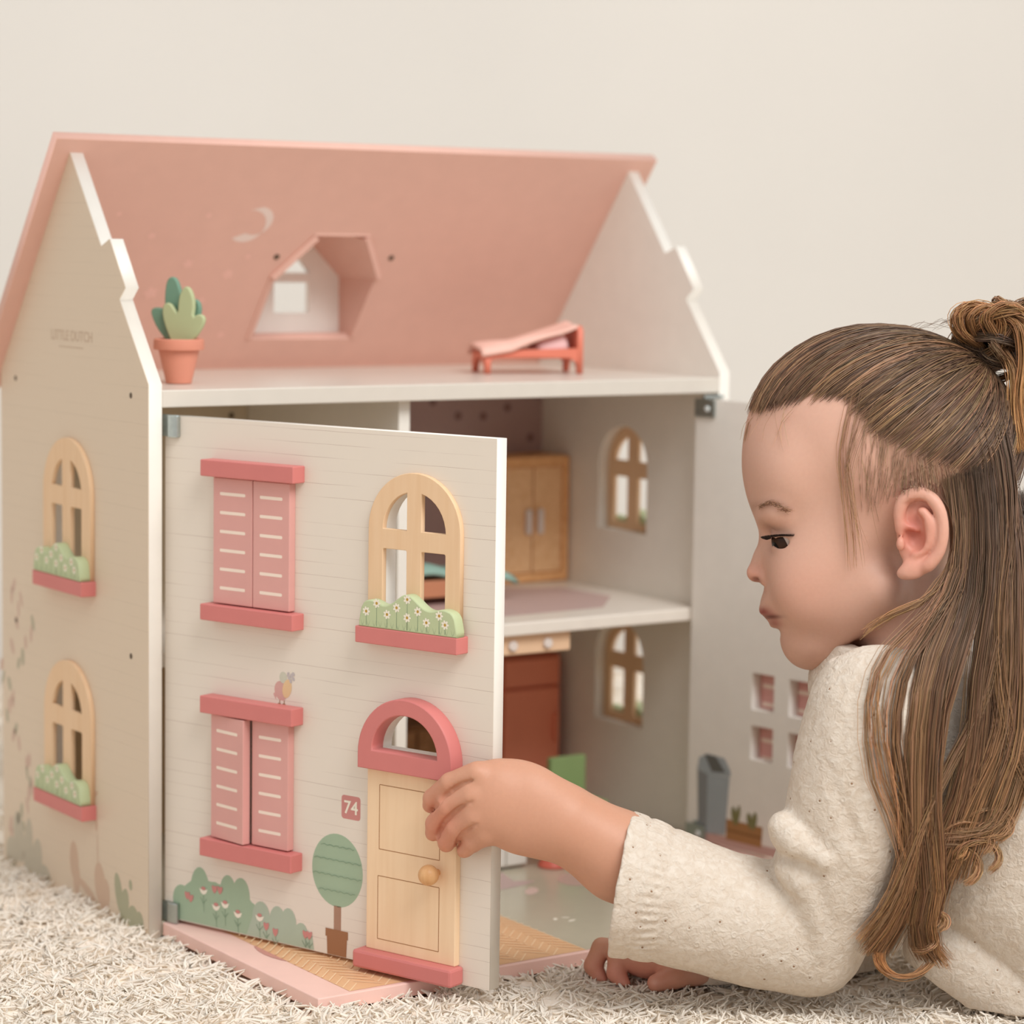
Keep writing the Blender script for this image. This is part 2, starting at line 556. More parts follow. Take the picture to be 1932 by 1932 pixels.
def star(cx, cy, r):
    return [(cx + (r if i % 2 == 0 else r * .62) * math.cos(math.pi * i / 5), cy + (r if i % 2 == 0 else r * .62) * math.sin(math.pi * i / 5)) for i in range(10)]
cx, cy = rp(.1665, .4905)
mo = [(cx + .0155 * math.cos(a) , cy + .0155 * math.sin(a)) for a in [math.radians(-100 + 230 * i / 20) for i in range(21)]]
mi_ = [(cx + .0070 + .0135 * math.cos(a), cy - .0052 + .0135 * math.sin(a)) for a in [math.radians(-88 + 206 * i / 20) for i in range(21)]]
# crescent opening to the left of the picture
mo = [(2 * cx - a, b) for a, b in mo]; mi_ = [(2 * cx - a, b) for a, b in mi_]
mv = [(a, b, .00012) for a, b in mo] + [(a, b, .00012) for a, b in mi_]
mesh_obj('moon_print', mv, [(i, i + 1, 22 + i, 21 + i) for i in range(20)], M_moon, roof, FROOF)
flats_each('star_print', [star(*rp(x, z), r) for x, z, r in ((.055, .498, .0028), (.130, .498, .0032), (.088, .482, .0040), (.127, .461, .0050), (.177, .467, .003), (.165, .453, .0056),
                                                          (.104, .438, .0070), (.179, .404, .0042), (.150, .432, .004))], M_star, roof, FROOF, 0.00012)
for x in (.2025, .3085):
    lathe('screw_hole', [(0.0026, 0.0), (0.0026, 0.0004), (0.0015, 0.0003)], M_dark, roof, FROOF @ Matrix.Translation((rp(x, .467)[0], rp(x, .467)[1], 0)), n=12)
# dormer: a boxy gable standing out of the rear slope, its face flush with the back of the house
DF = frame((0, 0.2560, 0), (1, 0, 0), (0, 0, 1), (0, -1, 0))
dface = plate('dormer_face', [(.203, .392), (.306, .392), (.306, .452), (.2545, .503), (.203, .452)],
              [rrect(.2395, .2725, .4205, .4455, .001), [(.2445, .4535), (.2735, .4535), (.259, .4695)]], 0.006, M_cream, house, DF, z0=-0.003)
def rquad(name, pts, th, mat):
    a, b, c, d = [Vector(p) for p in pts]
    nrm = (b - a).cross(d - a).normalized() * th
    v = [a, b, c, d] + [p + nrm for p in (a, b, c, d)]
    return mesh_obj(name, v, [(0, 1, 2, 3), (7, 6, 5, 4), (0, 4, 5, 1), (1, 5, 6, 2), (2, 6, 7, 3), (3, 7, 4, 0)], mat, house)
def ry(z):
    return R0.y + (z - R0.z) / SL.z * SL.y
for s in (-1, 1):
    xw = .2545 + s * .0515
    xt = .2545 + s * .0255
    e = [(xw, ry(.400) - .001, .400), (xw, .262, .400), (xw, .262, .4515), (xw, ry(.4515) - .001, .4515)]
    rquad('dormer_cheek', e if s > 0 else e[::-1], -0.005 if s > 0 else -0.005, M_roof)
    e = [(xw, ry(.4515) - .002, .4515), (xw, .262, .4515), (.2545, .262, .5035), (xt, ry(.4840) - .0015, .4840)]
    rquad('dormer_roof', e if s > 0 else e[::-1], -0.005, M_roof)
e = [(.229, ry(.484) - .001, .484), (.2805, ry(.484) - .001, .484), (.2555, .262, .5035), (.2535, .262, .5035)]
rquad('dormer_roof', e, 0.004, M_roof)

# ---- terrace board folded down in front
terr = box('terrace', T + 0.0002, XR0, -0.2186, -0.0006, -0.0095, 0.0, M_terr, house, bev=0.0008)
M_tile = paint('paver_orange', (232, 186, 142), 0.42)
M_joint = paint('paver_joint', (246, 214, 174), 0.5)
flats('paver_print', [rect(.036, .2245, -.2150, -.0030)], M_tile, terr, None, 0.00015)
flats('lawn_print', [rect(.2245, .4700, -.2150, -.0015)], paint('terrace_green_grey', (202, 194, 172), 0.2, spec=0.5), terr, None, 0.00015)
# herring-bone joints of the printed paving
jl = []
def seg(x0, y0, x1, y1, w=0.00045):
    dx, dy = x1 - x0, y1 - y0
    l = math.hypot(dx, dy); nx, ny = -dy / l * w, dx / l * w
    return [(x0 + nx, y0 + ny), (x0 - nx, y0 - ny), (x1 - nx, y1 - ny), (x1 + nx, y1 + ny)]
ux, uy = math.cos(math.radians(45)), math.sin(math.radians(45))
Lb, Wb = 0.019, 0.0062
for i in range(-30, 60):
    for j in range(0, 15):
        # columns of slanted short joints, alternately leaning
        cx = .036 + .0134 * j
        cy = -.2150 + Wb * 1.414 * i
        s = 1 if j % 2 == 0 else -1
        x0, y0 = cx, cy
        x1, y1 = cx + .0134, cy + s * .0134
        if min(x0, x1) >= .0358 and max(x0, x1) <= .2247 and min(y0, y1) > -.2152 and max(y0, y1) < -.002:
            jl.append(seg(x0, y0, x1, y1))
flats('paver_joint_print', jl, M_joint, terr, None, 0.00024, kind='stuff')
flats('finger_slot', [[(.0362, -.088), (.0362, -.133), (.034, -.129), (.0318, -.120), (.0310, -.1105), (.0318, -.101), (.034, -.092)]], paint('slot_shade_pink', (206, 148, 136), 0.5), terr, None, 0.00026)
flats_each('lawn_flower_print', [ellipse(.2525, -.139, .0035, .0016, .9, 10), ellipse(.2615, -.139, .003, .0014, -.6, 10), ellipse(.2605, -.148, .0038, .0017, .3, 10)], M_ivory, terr, None, 0.0003)
flats('stepping_stone_print', [ellipse(.284, -.064, .011, .0048, .8, 16)], paint('print_blush', (232, 202, 190), 0.45), terr, None, 0.0003)
flats('mat_print', [[(.262, -.050), (.286, -.030), (.305, -.040), (.290, -.046)], [(.245, -.040), (.262, -.050), (.29, -.03), (.297, -.006), (.27, -.004)]], M_mauve, terr, None, 0.00028)
flats('mat_print', [ellipse(.336, -.052, .022, .016, .8, 16)], paint('print_blush2', (214, 180, 168), 0.4), terr, None, 0.00028)

# ---- left front panel, swung open by 71 degrees
A = math.radians(70.97)
DV = Vector((math.cos(A), -math.sin(A), 0))
DN = Vector((-math.sin(A), -math.cos(A), 0))
DH = Vector((0.0205, -0.0134, 0))
FD = frame(DH, DV, (0, 0, 1), DN)                                 # u along the panel, up, outward
UC = 0.2071
panel_out = rect(-0.0178, 0.2700, 0.0027, 0.3583)
p_holes = [arch(UC, 0.0265, 0.240, 0.3215), [(UC - .0285, .1495), (UC + .0285, .1495)] + arc(UC, .1495, .0285, 0, 180, 18, .0265)]
fpan = plate('front_panel', panel_out, p_holes, 0.0105, M_white, house, FD, bev=0.0005, z0=-0.0105,
             label='open front panel with arched window, shutters and front door')
plate('painted_face', panel_out, p_holes, 0.0003, M_front, fpan, FD, bev=0.0, label='cream face with thin drawn siding lines')
def shutter(parent, F, u0, u1, z0, z1, nslit=6):
    o = box('shutter', u0, u1, z0, z1, 0.0003, 0.0065, M_shut, parent, F, bev=0.0005)
    me = o.data
    me.materials.append(M_slit)
    b = bmesh.new(); b.from_mesh(me)
    for i in range(nslit):
        zz = z0 + (z1 - z0) * (0.125 + 0.15 * i)
        p = rrect(u0 + .0062, u1 - .0062, zz - .0011, zz + .0011, .0008, 2)
        f = b.faces.new([b.verts.new((q[0], q[1], .00655)) for q in p]); f.material_index = 1
    b.to_mesh(me); b.free()
    return o
for (zt0, zt1, zb0, zb1) in ((.3198, .3312, .2208, .2320), (.1562, .1682, .0560, .0685)):
    box('window_lintel', .0264, .1105, zt0, zt1, 0.0, .0122, M_pink, fpan, FD, bev=0.0007)
    box('window_sill', .0264, .1105, zb0, zb1, 0.0, .0122, M_pink, fpan, FD, bev=0.0007)
    if zt0 > 0.2:
        shutter(fpan, FD, .0335, .0692, zb1 + .0008, zt0 - .0008)
    else:
        # left leaf of the lower pair stands slightly ajar
        th = math.radians(9.5)
        FA = FD @ Matrix.Translation((.0332, 0, .0003)) @ Matrix.Rotation(-th, 4, 'Y')
        shutter(fpan, FA, 0.0, .0356, zb1 + .0008, zt0 - .0008)
    shutter(fpan, FD, .0699, .1026, zb1 + .0008, zt0 - .0008)
plate('window_frame', arch(UC, 0.0380, 0.2312, 0.3328, 28), frame_holes(UC, 0.2405, 0.2946, 0.0380, 0.0122, 0.0060, 0.2822, 0.2952), 0.0040, M_ply, fpan, FD, z0=0.0002)
flower_box(fpan, FD, .1680, .2490, .2308)
sill(fpan, FD, .1650, .2492, .2198, .2308, .0122)
# front door with its round-headed fanlight and step
AR = 0.0392
zc = 0.1470
aout = [(UC - AR, .1370), (UC + AR, .1370)] + arc(UC, zc, AR, 0, 180, 30)
ain = [(UC - .0270, .1500), (UC + .0270, .1500)] + arc(UC, .1500, .0270, 0, 180, 22, .0255)
plate('fanlight_surround', aout, [ain], 0.0122, M_pink, fpan, FD, bev=0.0008)
M_ply2 = wood('door_wood', (250, 218, 180), (245, 210, 170))
door = box('front_door', .1712, .2455, .0150, .1362, 0.0002, .0055, M_ply2, fpan, FD, bev=0.0006)
lw = .00028
eng = []
for (a0, a1, b0, b1) in ((.1818, .2322, .0832, .1262), (.1810, .2322, .0228, .0652)):
    eng += [rect(a0, a1, b0 - lw, b0 + lw), rect(a0, a1, b1 - lw, b1 + lw), rect(a0 - lw, a0 + lw, b0, b1), rect(a1 - lw, a1 + lw, b0, b1)]
me = door.data; me.materials.append(M_line)
b = bmesh.new(); b.from_mesh(me)
for p in eng:
    f = b.faces.new([b.verts.new((q[0], q[1], .00556)) for q in p]); f.material_index = 1
b.to_mesh(me); b.free()
kp = [(0.0022, 0.0)] + [(0.0024, .004)] + [(.0068 * math.sin(math.radians(t)), .0098 - .0068 * math.cos(math.radians(t))) for t in range(24, 180, 12)] + [(.0003, .0166)]
lathe('door_knob', kp, M_knob, fpan, FD @ Matrix.Translation((.2310, .0752, .0055)), n=28, label='round wooden knob')
box('door_step', .1664, .2490, .0030, .0150, 0.0, .0142, M_pink, fpan, FD, bev=0.0018)
# prints on the panel
PZ = 0.00034
sg = flats('house_number', [rrect(.1448, .1612, .0976, .1136, .0022, 4)], M_rose, fpan, FD, PZ, label='small red house number sign reading 74')
text_obj('house_number_digits', '74', .0125, M_ivory, fpan, FD @ Matrix.Translation((.1530, .1052, PZ + .0001)), 0.00006)
flats('tree_crown_print', [ellipse(.1415, .0612, .0222, .0250, 0, 40)], M_sage, fpan, FD, PZ)
wav = []
for zz, x0, x1 in ((.0785, .127, .156), (.0690, .1215, .1625), (.0585, .1205, .1630), (.0480, .126, .158)):
    n = 28
    for i in range(n):
        xa, xb = x0 + (x1 - x0) * i / n, x0 + (x1 - x0) * (i + 1) / n
        fa = lambda x: zz + .0011 * abs(math.sin((x - x0) * 560)) - .0016
        wav.append(seg(xa, fa(xa), xb, fa(xb), .00022))
flats('tree_wave_print', wav, M_sagel, fpan, FD, PZ + .0001, kind='stuff')
flats('tree_trunk_print', [rect(.1388, .1452, .0195, .0370)], M_trunk, fpan, FD, PZ)
flats('tree_pot_print', [rect(.1316, .1514, .0150, .0206), [(.1333, .0030), (.1500, .0030), (.1506, .0155), (.1328, .0155)]], M_brown, fpan, FD, PZ + .0001)
bush = [ellipse(-.0015, .018, .0085, .0105, 0, 18), ellipse(.0160, .026, .0092, .0178, 0, 20), ellipse(.030, .024, .008, .0115, 0, 18), ellipse(.0425, .029, .0078, .0133, 0, 18), ellipse(.0548, .029, .0082, .0133, 0, 18),
        [(-.0098, .0032), (.064, .0032), (.0665, .020), (.0655, .026), (.058, .033), (.012, .036), (-.0095, .020)], ellipse(.0650, .018, .0055, .0085, 0, 14)]
flats('bush_print', bush, M_sage, fpan, FD, PZ)
flats('bush_print', [ellipse(.0735, .018, .008, .0108, 0, 18), ellipse(.0885, .0165, .0075, .0115, 0, 18), ellipse(.0985, .0165, .0072, .0118, 0, 18), [(.060, .0032), (.1215, .0032), (.1200, .0125), (.106, .018), (.066, .018)], ellipse(.110, .0120, .006, .008, 0, 14)],
      paint('print_sage_pale', (178, 192, 172), 0.5), fpan, FD, PZ + .0001)
fl_w, fl_r = [], []
for x, z in ((.0195, .0280), (.0315, .0185), (.0400, .0215), (.0520, .0168), (.0722, .0178)):
    fl_w.append([(x - .0040, z + .001), (x - .0025, z - .0022), (x, z - .0034), (x + .0025, z - .0022), (x + .0040, z + .001), (x, z - .0005)])
    fl_r.append(ellipse(x, z + .0012, .0022, .0013, 0, 8))
for x, z in ((.0300, .0305), (.0352, .0307), (.0042, .0220), (.0075, .0205), (.0785, .0125), (.0868, .0098), (.114, .0130), (.1175, .0130)):
    fl_r += [ellipse(x - .0011, z, .0012, .0027, .3, 8), ellipse(x + .0011, z, .0012, .0027, -.3, 8), ellipse(x, z - .0006, .0012, .0027, 0, 8)]
flats('flower_print', fl_w, M_ivory, fpan, FD, PZ + .0002, kind='stuff')
flats('flower_print', fl_r, M_rose, fpan, FD, PZ + .00026, kind='stuff')
st = []
for x, z in ((.0195, .0245), (.0315, .015), (.040, .018), (.052, .0135), (.0722, .0142), (.0785, .010), (.0868, .007), (.114, .0102), (.1175, .0102)):
    st += [seg(x, z, x + .0006, max(.0034, z - .012), .00018), seg(x, z - .006, x - .003, z - .002, .0002), seg(x, z - .006, x + .003, z - .0025, .0002)]
flats('stem_print', st, M_sagel, fpan, FD, PZ + .0002, kind='stuff')
flats('bird_print', [ellipse(.0905, .1772, .0058, .0068, .4, 18), [(.0835, .1745), (.0868, .1770), (.0860, .1705)]], paint('print_bird_pink', (214, 168, 160), 0.5), fpan, FD, PZ)
flats('bird_print', [ellipse(.0960, .1792, .0040, .0066, -.25, 16)], paint('print_bird_yellow', (230, 196, 152), 0.5), fpan, FD, PZ + .00012)
flats('bird_print', [ellipse(.0925, .1865, .0034, .0040, 0, 14)], paint('print_bird_grey', (206, 204, 186), 0.5), fpan, FD, PZ + .0001)
flats('bird_print', [seg(.0895, .171, .0895, .1684, .0003), seg(.0935, .171, .0935, .1684, .0003), seg(.0880, .1684, .0905, .1684, .0003), seg(.092, .1684, .0945, .1684, .0003)], M_brown, fpan, FD, PZ + .0001)
flats('bird_print', [ellipse(.098 + a, .187 + b, .0011, .0016, a * 200, 8) for a, b in ((0, 0), (.002, .0015), (.0036, -.0005), (.0012, -.0022), (.0036, .0028), (-.001, .0022))], paint('print_blossom', (196, 186, 186), 0.5), fpan, FD, PZ + .00014)

# ---- right front panel, swung right out
B = math.radians(97.0)
RV = Vector((-math.cos(B), -math.sin(B), 0))
RN = Vector((RV.y, -RV.x, 0))                                     # inner face normal (towards the left)
RH = Vector((0.4900, 0.0, 0))
FP = frame(RH, RV, (0, 0, 1), RV.cross(Vector((0, 0, 1))))        # z axis points to the inner face side or away
if (FP.to_3x3() @ Vector((0, 0, 1))).x > 0:
    FP = frame(RH, -RV, (0, 0, 1), (-RV).cross(Vector((0, 0, 1)))); RS = -1
else:
    RS = 1
def ru(u):
    return RS * u
q4 = [(.0590, .0820), (.0985, .1215)]
r_holes = [rect(min(ru(a), ru(b)), max(ru(a), ru(b)), z0, z1) for (a, b) in q4 for (z0, z1) in ((.0775, .1045), (.1175, .1465))]
r_out = rect(min(ru(-.010), ru(.200)), max(ru(-.010), ru(.200)), .0027, .3590)
rpan = plate('front_panel', r_out, r_holes, 0.0105, M_cream, house, FP, bev=0.0005, z0=-0.0105,
             label='second front panel swung wide open, its inner side printed')
for (a, b) in ((.0545, .0895), (.0915, .1265)):
    x0, x1 = sorted((ru(a), ru(b)))
    o = box('shutter', x0, x1, .066, .156, -.0175, -.0106, M_shut, rpan, FP, bev=0.0005)
    me = o.data; me.materials.append(M_slit)
    bb = bmesh.new(); bb.from_mesh(me)
    for i in range(6):
        zz = .076 + .0145 * i
        f = bb.faces.new([bb.verts.new((q[0], q[1], -.01055)) for q in rect(x0 + .006, x1 - .006, zz, zz + .003)]); f.material_index = 1
    bb.to_mesh(me); bb.free()
for z0 in (.0560, .1562):
    x0, x1 = sorted((ru(.048), ru(.132)))
    box('window_sill', x0, x1, z0, z0 + .0115, -.0228, -.0106, M_pink, rpan, FP)
flats('floor_band_print', [rect(min(ru(-.0098), ru(.1998)), max(ru(-.0098), ru(.1998)), .0029, .0105)], paint('print_dusty_pink', (206, 170, 160), 0.5), rpan, FP, 0.0001)
bx = lambda p: [(ru(a), b) for a, b in p]
flats('bin_print', [bx([(.0030, .016), (.0125, .0095), (.0125, .060), (.0012, .0600)])], paint('print_bin_dark', (140, 142, 142), 0.5), rpan, FP, 0.0002)
flats('bin_print', [bx([(.0125, .0095), (.0335, .0115), (.0370, .0590), (.0125, .0575)]), bx([(.0010, .0600), (.0125, .0575), (.0380, .0595), (.0380, .0640), (.0310, .0735), (.0120, .0745), (.0030, .0700)])], paint('print_bin_blue', (168, 176, 180), 0.5), rpan, FP, 0.00025)
flats('bin_print', [bx([(.0085, .0735), (.0215, .0735), (.0325, .0620), (.0175, .0605)])], paint('print_bin_flap', (106, 106, 102), 0.5), rpan, FP, 0.0003)
flats('crate_print', [bx([(.0345, .0085), (.0730, .0085), (.0740, .0250), (.0345, .0250)])], paint('print_crate', (176, 128, 80), 0.5), rpan, FP, 0.0002)
flats('crate_print', [bx([(.0350, .0172), (.0735, .0172), (.0735, .0155), (.0350, .0155)])], paint('print_crate_gap', (140, 98, 60), 0.5), rpan, FP, 0.00025)
flats('crate_plant_print', [bx(ellipse(.0430, .0290, .0030, .0075, .2, 10)), bx(ellipse(.0470, .0300, .0024, .0085, -.2, 10)), bx(ellipse(.0600, .0280, .0030, .0065, .25, 10)), bx(ellipse(.0650, .0285, .0028, .0075, -.15, 10))],
      paint('print_herb', (136, 132, 88), 0.5), rpan, FP, 0.0003)

# ---- hinges
def hinge(x, y, z0, z1, side):
    o = box('hinge', x - .0055 * side, x + .010 * side if side > 0 else x - .0005, y - .016, y - .0145, z0, z1, M_zinc, house, bev=0.0004)
for z0, z1 in ((.3440, .3592), (.0008, .0150)):
    # left: an angle plate on the wall side and the leaf on the panel
    h = box('hinge', -.0190, -.0125, z0, z1, .0004, .0022, M_zinc, house, FD, bev=0.0003)
    box('hinge_leaf', -.0125, -.0030, z0 - .0006, z1, .0006, .0042, M_zinc, h, FD, bev=0.0010)
    # right: a leaf with a screw on the inner side of the second panel
    x0, x1 = sorted((ru(-.009), ru(.0125)))
    h = box('hinge', x0, x1, z0 + .001, z1, .0003, .0022, M_zinc, house, FP, bev=0.0003)
    lathe('screw_head', [(.0024, 0), (.0024, .0008), (.0012, .0014)], paint('screw_bright', (225, 228, 226), 0.2), h, FP @ Matrix.Translation((ru(.0050), (z0 + z1) / 2, .0022)), n=14)
    box('hinge_plate', XR0 - .018, XR0 + .002, -.004, -.0006, z1 + .0006, z1 + .003, M_zinc, h, bev=0.0003)
# ------------------------------------------------------------------ room: the wall runs at a slight angle behind the house
M_wall = paint('wall_cream', (226, 222, 215), 0.85, 0.008, 3.0)
M_floor = wood('floor_boards', (214, 190, 160), (190, 160, 128), 0.5, 'x')
RA = math.radians(20.0)
RX = np.array([math.cos(RA), -math.sin(RA)]); RY = np.array([math.sin(RA), math.cos(RA)])
def room(a, b):
    """room coordinates: a along the wall, b towards it, measured from below the camera"""
    return CAM[0] + RX[0] * a + RY[0] * b, CAM[1] + RX[1] * a + RY[1] * b
WALL_B = 2.95
c4 = [room(-3.5, WALL_B), room(3.5, WALL_B)]
mesh_obj('wall_back', [c4[0] + (-0.03,), c4[1] + (-0.03,), c4[1] + (2.6,), c4[0] + (2.6,)], [(0, 1, 2, 3)], M_wall, label='plain cream wall behind the dollhouse', kind='structure')
c4 = [room(-3.5, -2.5), room(3.5, -2.5), room(3.5, WALL_B), room(-3.5, WALL_B)]
mesh_obj('floor', [q + (-0.03,) for q in c4], [(0, 1, 2, 3)], M_floor, label='floor under the rug', kind='structure')
# ------------------------------------------------------------------ toys in and on the house
M_terra = paint('terracotta', (222, 146, 122), 0.5)
M_leafL = paint('leaf_light', (184, 192, 148), 0.5)
M_leafD = paint('leaf_dark', (116, 152, 130), 0.5)
pot = empty('toy_plant', (0.0585, 0.0690, ZA + .0004), 'green wooden cactus in a terracotta pot on the left of the attic floor', 'toy plant')
PW = WM[pot]
lathe('pot', [(.0092, 0), (.0148, .0240), (.0148, .0243), (.0180, .0243), (.0184, .0255), (.0181, .0315), (.0172, .0322), (.0150, .0318), (.0148, .0285), (.0004, .0280)], M_terra, pot, PW)
_az = math.radians(34.5 + 24)
LX = Vector((math.cos(_az), -math.sin(_az), 0)); LN = Vector((-math.sin(_az), -math.cos(_az), 0))
def leafpoly(pts, grow=1.0):
    q = [((x - 331) / 2600.0 * 1.08, (642 - y) / 2600.0 + .0285) for x, y in pts]
    out = []                                       # one Chaikin pass rounds the corners
    for i in range(len(q)):
        a, b = q[i], q[(i + 1) % len(q)]
        out += [(a[0] * .75 + b[0] * .25, a[1] * .75 + b[1] * .25), (a[0] * .25 + b[0] * .75, a[1] * .25 + b[1] * .75)]
    return out
dk = [(311, 645), (292, 625), (278, 604), (270, 580), (284, 574), (300, 580), (300, 548), (304, 524), (313, 516), (323, 521), (331, 542), (336, 568), (350, 556), (368, 560), (372, 580), (364, 610), (352, 645)]
lt = [(326, 648), (312, 618), (303, 590), (304, 570), (316, 564), (328, 578), (334, 588), (336, 556), (343, 539), (352, 533), (361, 543), (367, 566), (363, 594), (375, 584), (387, 590), (385, 605), (370, 628), (352, 648)]
plate('leaf', leafpoly(dk), [], .0042, M_leafD, pot, frame(PW.translation - LN * .0012, LX, (0, 0, 1), LN), bev=.0009, z0=-.0042, label='dark green leaf piece')
plate('leaf', leafpoly(lt), [], .0042, M_leafL, pot, frame(PW.translation, LX, (0, 0, 1), LN), bev=.0009, z0=.0, label='light green leaf piece')

# ---- toy bed in the attic
M_bed = paint('bed_red', (226, 128, 104), 0.45)
M_cover = paint('cover_blush', (244, 196, 180), 0.7, bump=0.3)
M_pillow = paint('pillow_blush', (240, 196, 194), 0.8)
bed = empty('toy_bed', (0.3942, 0.1108, ZA + .0004), 'small coral red toy bed with a blush blanket on the attic floor', 'toy bed', rz=math.atan2(-26, 78))
BW = WM[bed]
def endboard(h, arch_h):
    return [(-.0205, 0), (-.0165, 0), (-.0150, .006)] + [(x, .006 + arch_h * math.cos(x / .016 * 1.45)) for x in (-.012, -.006, 0, .006, .012)] + [(.0150, .006), (.0165, 0), (.0205, 0), (.0205, h - .004), (.0165, h), (-.0165, h), (-.0205, h - .004)]
FH = BW @ frame((.0410, 0, 0), (0, 1, 0), (0, 0, 1), (1, 0, 0))
plate('headboard', endboard(.0385, .006), [], .005, M_bed, bed, FH, bev=.0008, z0=-.005)
FF = BW @ frame((-.0410, 0, 0), (0, 1, 0), (0, 0, 1), (1, 0, 0))
plate('footboard', endboard(.0170, .006), [], .005, M_bed, bed, FF, bev=.0008, z0=0)
for s in (-1, 1):
    pr = [(-.037, .0105), (-.030, .0125), (.0, .0130), (.030, .0125), (.037, .0080), (.037, .0205), (-.037, .0185)]
    plate('side_rail', pr, [], .0035, M_bed, bed, BW @ frame((0, s * .0185 + .00175, 0), (1, 0, 0), (0, 0, 1), (0, -1, 0)), bev=.0006)
box('slat_base', -.037, .037, -.0165, .0165, .0120, .0150, M_bed, bed, BW)
b = box_bm(.0075, .0345, -.0165, .0165, .0152, .0300, .0055, seg=3)
from_bm('pillow', b, M_pillow, bed, BW @ Matrix.Translation((.004, 0, -.0068)) @ Matrix.Rotation(-.30, 4, 'Y'), smooth=True)
nv, nf = [], []
NX, NY = 26, 12
for i in range(NX + 1):
    t = i / NX
    x = -.0440 + .0800 * t
    zc = .0195 + .0030 * math.sin(t * 5) + .0215 * max(0, (t - .30) / .70) ** 1.15
    for j in range(NY + 1):
        s = -1 + 2 * j / NY
        sag = .0060 * max(0, abs(s) - .72) / .28 * (1 - t)
        nv.append((x, s * .0228, zc - sag + .0012 * math.sin(7 * t + 3 * s)))
for i in range(NX):
    for j in range(NY):
        a = i * (NY + 1) + j
        nf.append((a, a + 1, a + NY + 2, a + NY + 1))
o = mesh_obj('blanket', nv, nf, M_cover, bed, BW, smooth=True)
sm = o.modifiers.new('thick', 'SOLIDIFY'); sm.thickness = .0028

# ---- wardrobe upstairs
M_oak = wood('toy_oak', (244, 190, 134), (226, 166, 110), 0.45)
M_oak2 = wood('toy_oak_doors', (248, 204, 156), (234, 184, 132), 0.45)
M_hand = paint('handle_white', (238, 226, 218), 0.4)
wd = empty('toy_wardrobe', (0.4660, 0.221, ZM1 + .0004), 'wooden toy wardrobe with two white handles on the upper floor', 'wardrobe')
WW = WM[wd]
b = bmesh.new()
box_bm(-.0365, -.0305, -.021, .021, 0, .1085, .0008, b); box_bm(.0305, .0365, -.021, .021, 0, .1085, .0008, b)
box_bm(-.0304, .0304, -.021, .021, .1000, .1085, .0008, b); box_bm(-.0304, .0304, -.021, .021, .0002, .0080, .0008, b); box_bm(-.0304, .0304, .018, .021, .0081, .0999, 0, b)
from_bm('body', b, M_oak, wd, WW)
for s in (-1, 1):
    x0, x1 = sorted((s * .0006, s * .0302))
    d = box('door', x0, x1, -.0192, -.0155, .0084, .0996, M_oak2, wd, WW, bev=.0008)
    c = s * .0062
    from_bm('handle', box_bm(c - .0030, c + .0030, -.0245, -.0190, .0415, .0640, .0024, seg=3), M_hand, d, WW, smooth=True)

# ---- teal-covered toy bed upstairs
M_teal = paint('cover_teal', (160, 196, 184), 0.6)
M_cinn = paint('bed_cinnamon', (204, 138, 104), 0.5)
b2 = empty('toy_bed', (0.333, 0.150, ZM1 + .0004), 'toy bed with a pale teal cover on the upper floor beside the wardrobe', 'toy bed')
QW = WM[b2]
b = box_bm(-.046, .046, -.028, .028, .006, .0200, .001)
from_bm('bed_frame', b, M_cinn, b2, QW)
for sx in (-1, 1):
    for sy in (-1, 1):
        box('leg', sx * .041 - .004, sx * .041 + .004, sy * .023 - .004, sy * .023 + .004, 0, .006, M_cinn, b2, QW)
nv, nf = [], []
for i in range(17):
    for j in range(13):
        s, t = -1 + 2 * i / 16, -1 + 2 * j / 12
        z = .0245 + .0090 * math.exp(-((s + .55) / .5) ** 2) - .0050 * max(0, abs(s) - .8) / .2 - .006 * max(0, abs(t) - .8) / .2 + .001 * math.sin(6 * s + 4 * t)
        nv.append((s * (.052 + .010 * max(0, t * -1) * (s > 0)), t * .031, z))
for i in range(16):
    for j in range(12):
        a = i * 13 + j
        nf.append((a, a + 13, a + 14, a + 1))
o = mesh_obj('cover', nv, nf, M_teal, b2, QW, smooth=True)
sm = o.modifiers.new('thick', 'SOLIDIFY'); sm.thickness = .003

# ---- ground floor: red refrigerator cabinet with a peach board on top
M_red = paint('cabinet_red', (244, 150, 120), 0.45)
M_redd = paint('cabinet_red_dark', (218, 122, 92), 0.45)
fr = empty('toy_refrigerator', (0.4620, 0.219, 0.0004), 'tall brick red toy refrigerator on the ground floor', 'refrigerator')
RW_ = WM[fr]
box('body', -.033, .033, -.0200, .0240, 0, .1258, M_redd, fr, RW_, bev=.001)
for z0, z1 in ((.1000, .1235), (.003, .0975)):
    d = box('door', -.0275, .0305, -.0240, -.0201, z0, z1, M_red, fr, RW_, bev=.0010)
    if z1 < .1:
        from_bm('handle', box_bm(.0235, .0278, -.0285, -.0238, .050, .074, .0014), M_red, d, RW_, smooth=True)
M_peach = paint('peach_board', (244, 206, 170), 0.45)
pb = box('lamp_rail', 0.2600, 0.3765, 0.0200, 0.0320, 0.1632, ZM0 - .0001, M_peach, house, bev=.001, label='peach rail with white round lamps under the middle floor')
for x in (.3540, .3210, .2880):
    lathe('lamp_disc', [(.0042, 0), (.0042, .0018), (.0034, .0026)], M_hand, pb, frame((x, .0199, .1705), (1, 0, 0), (0, 0, 1), (0, -1, 0)), n=20)
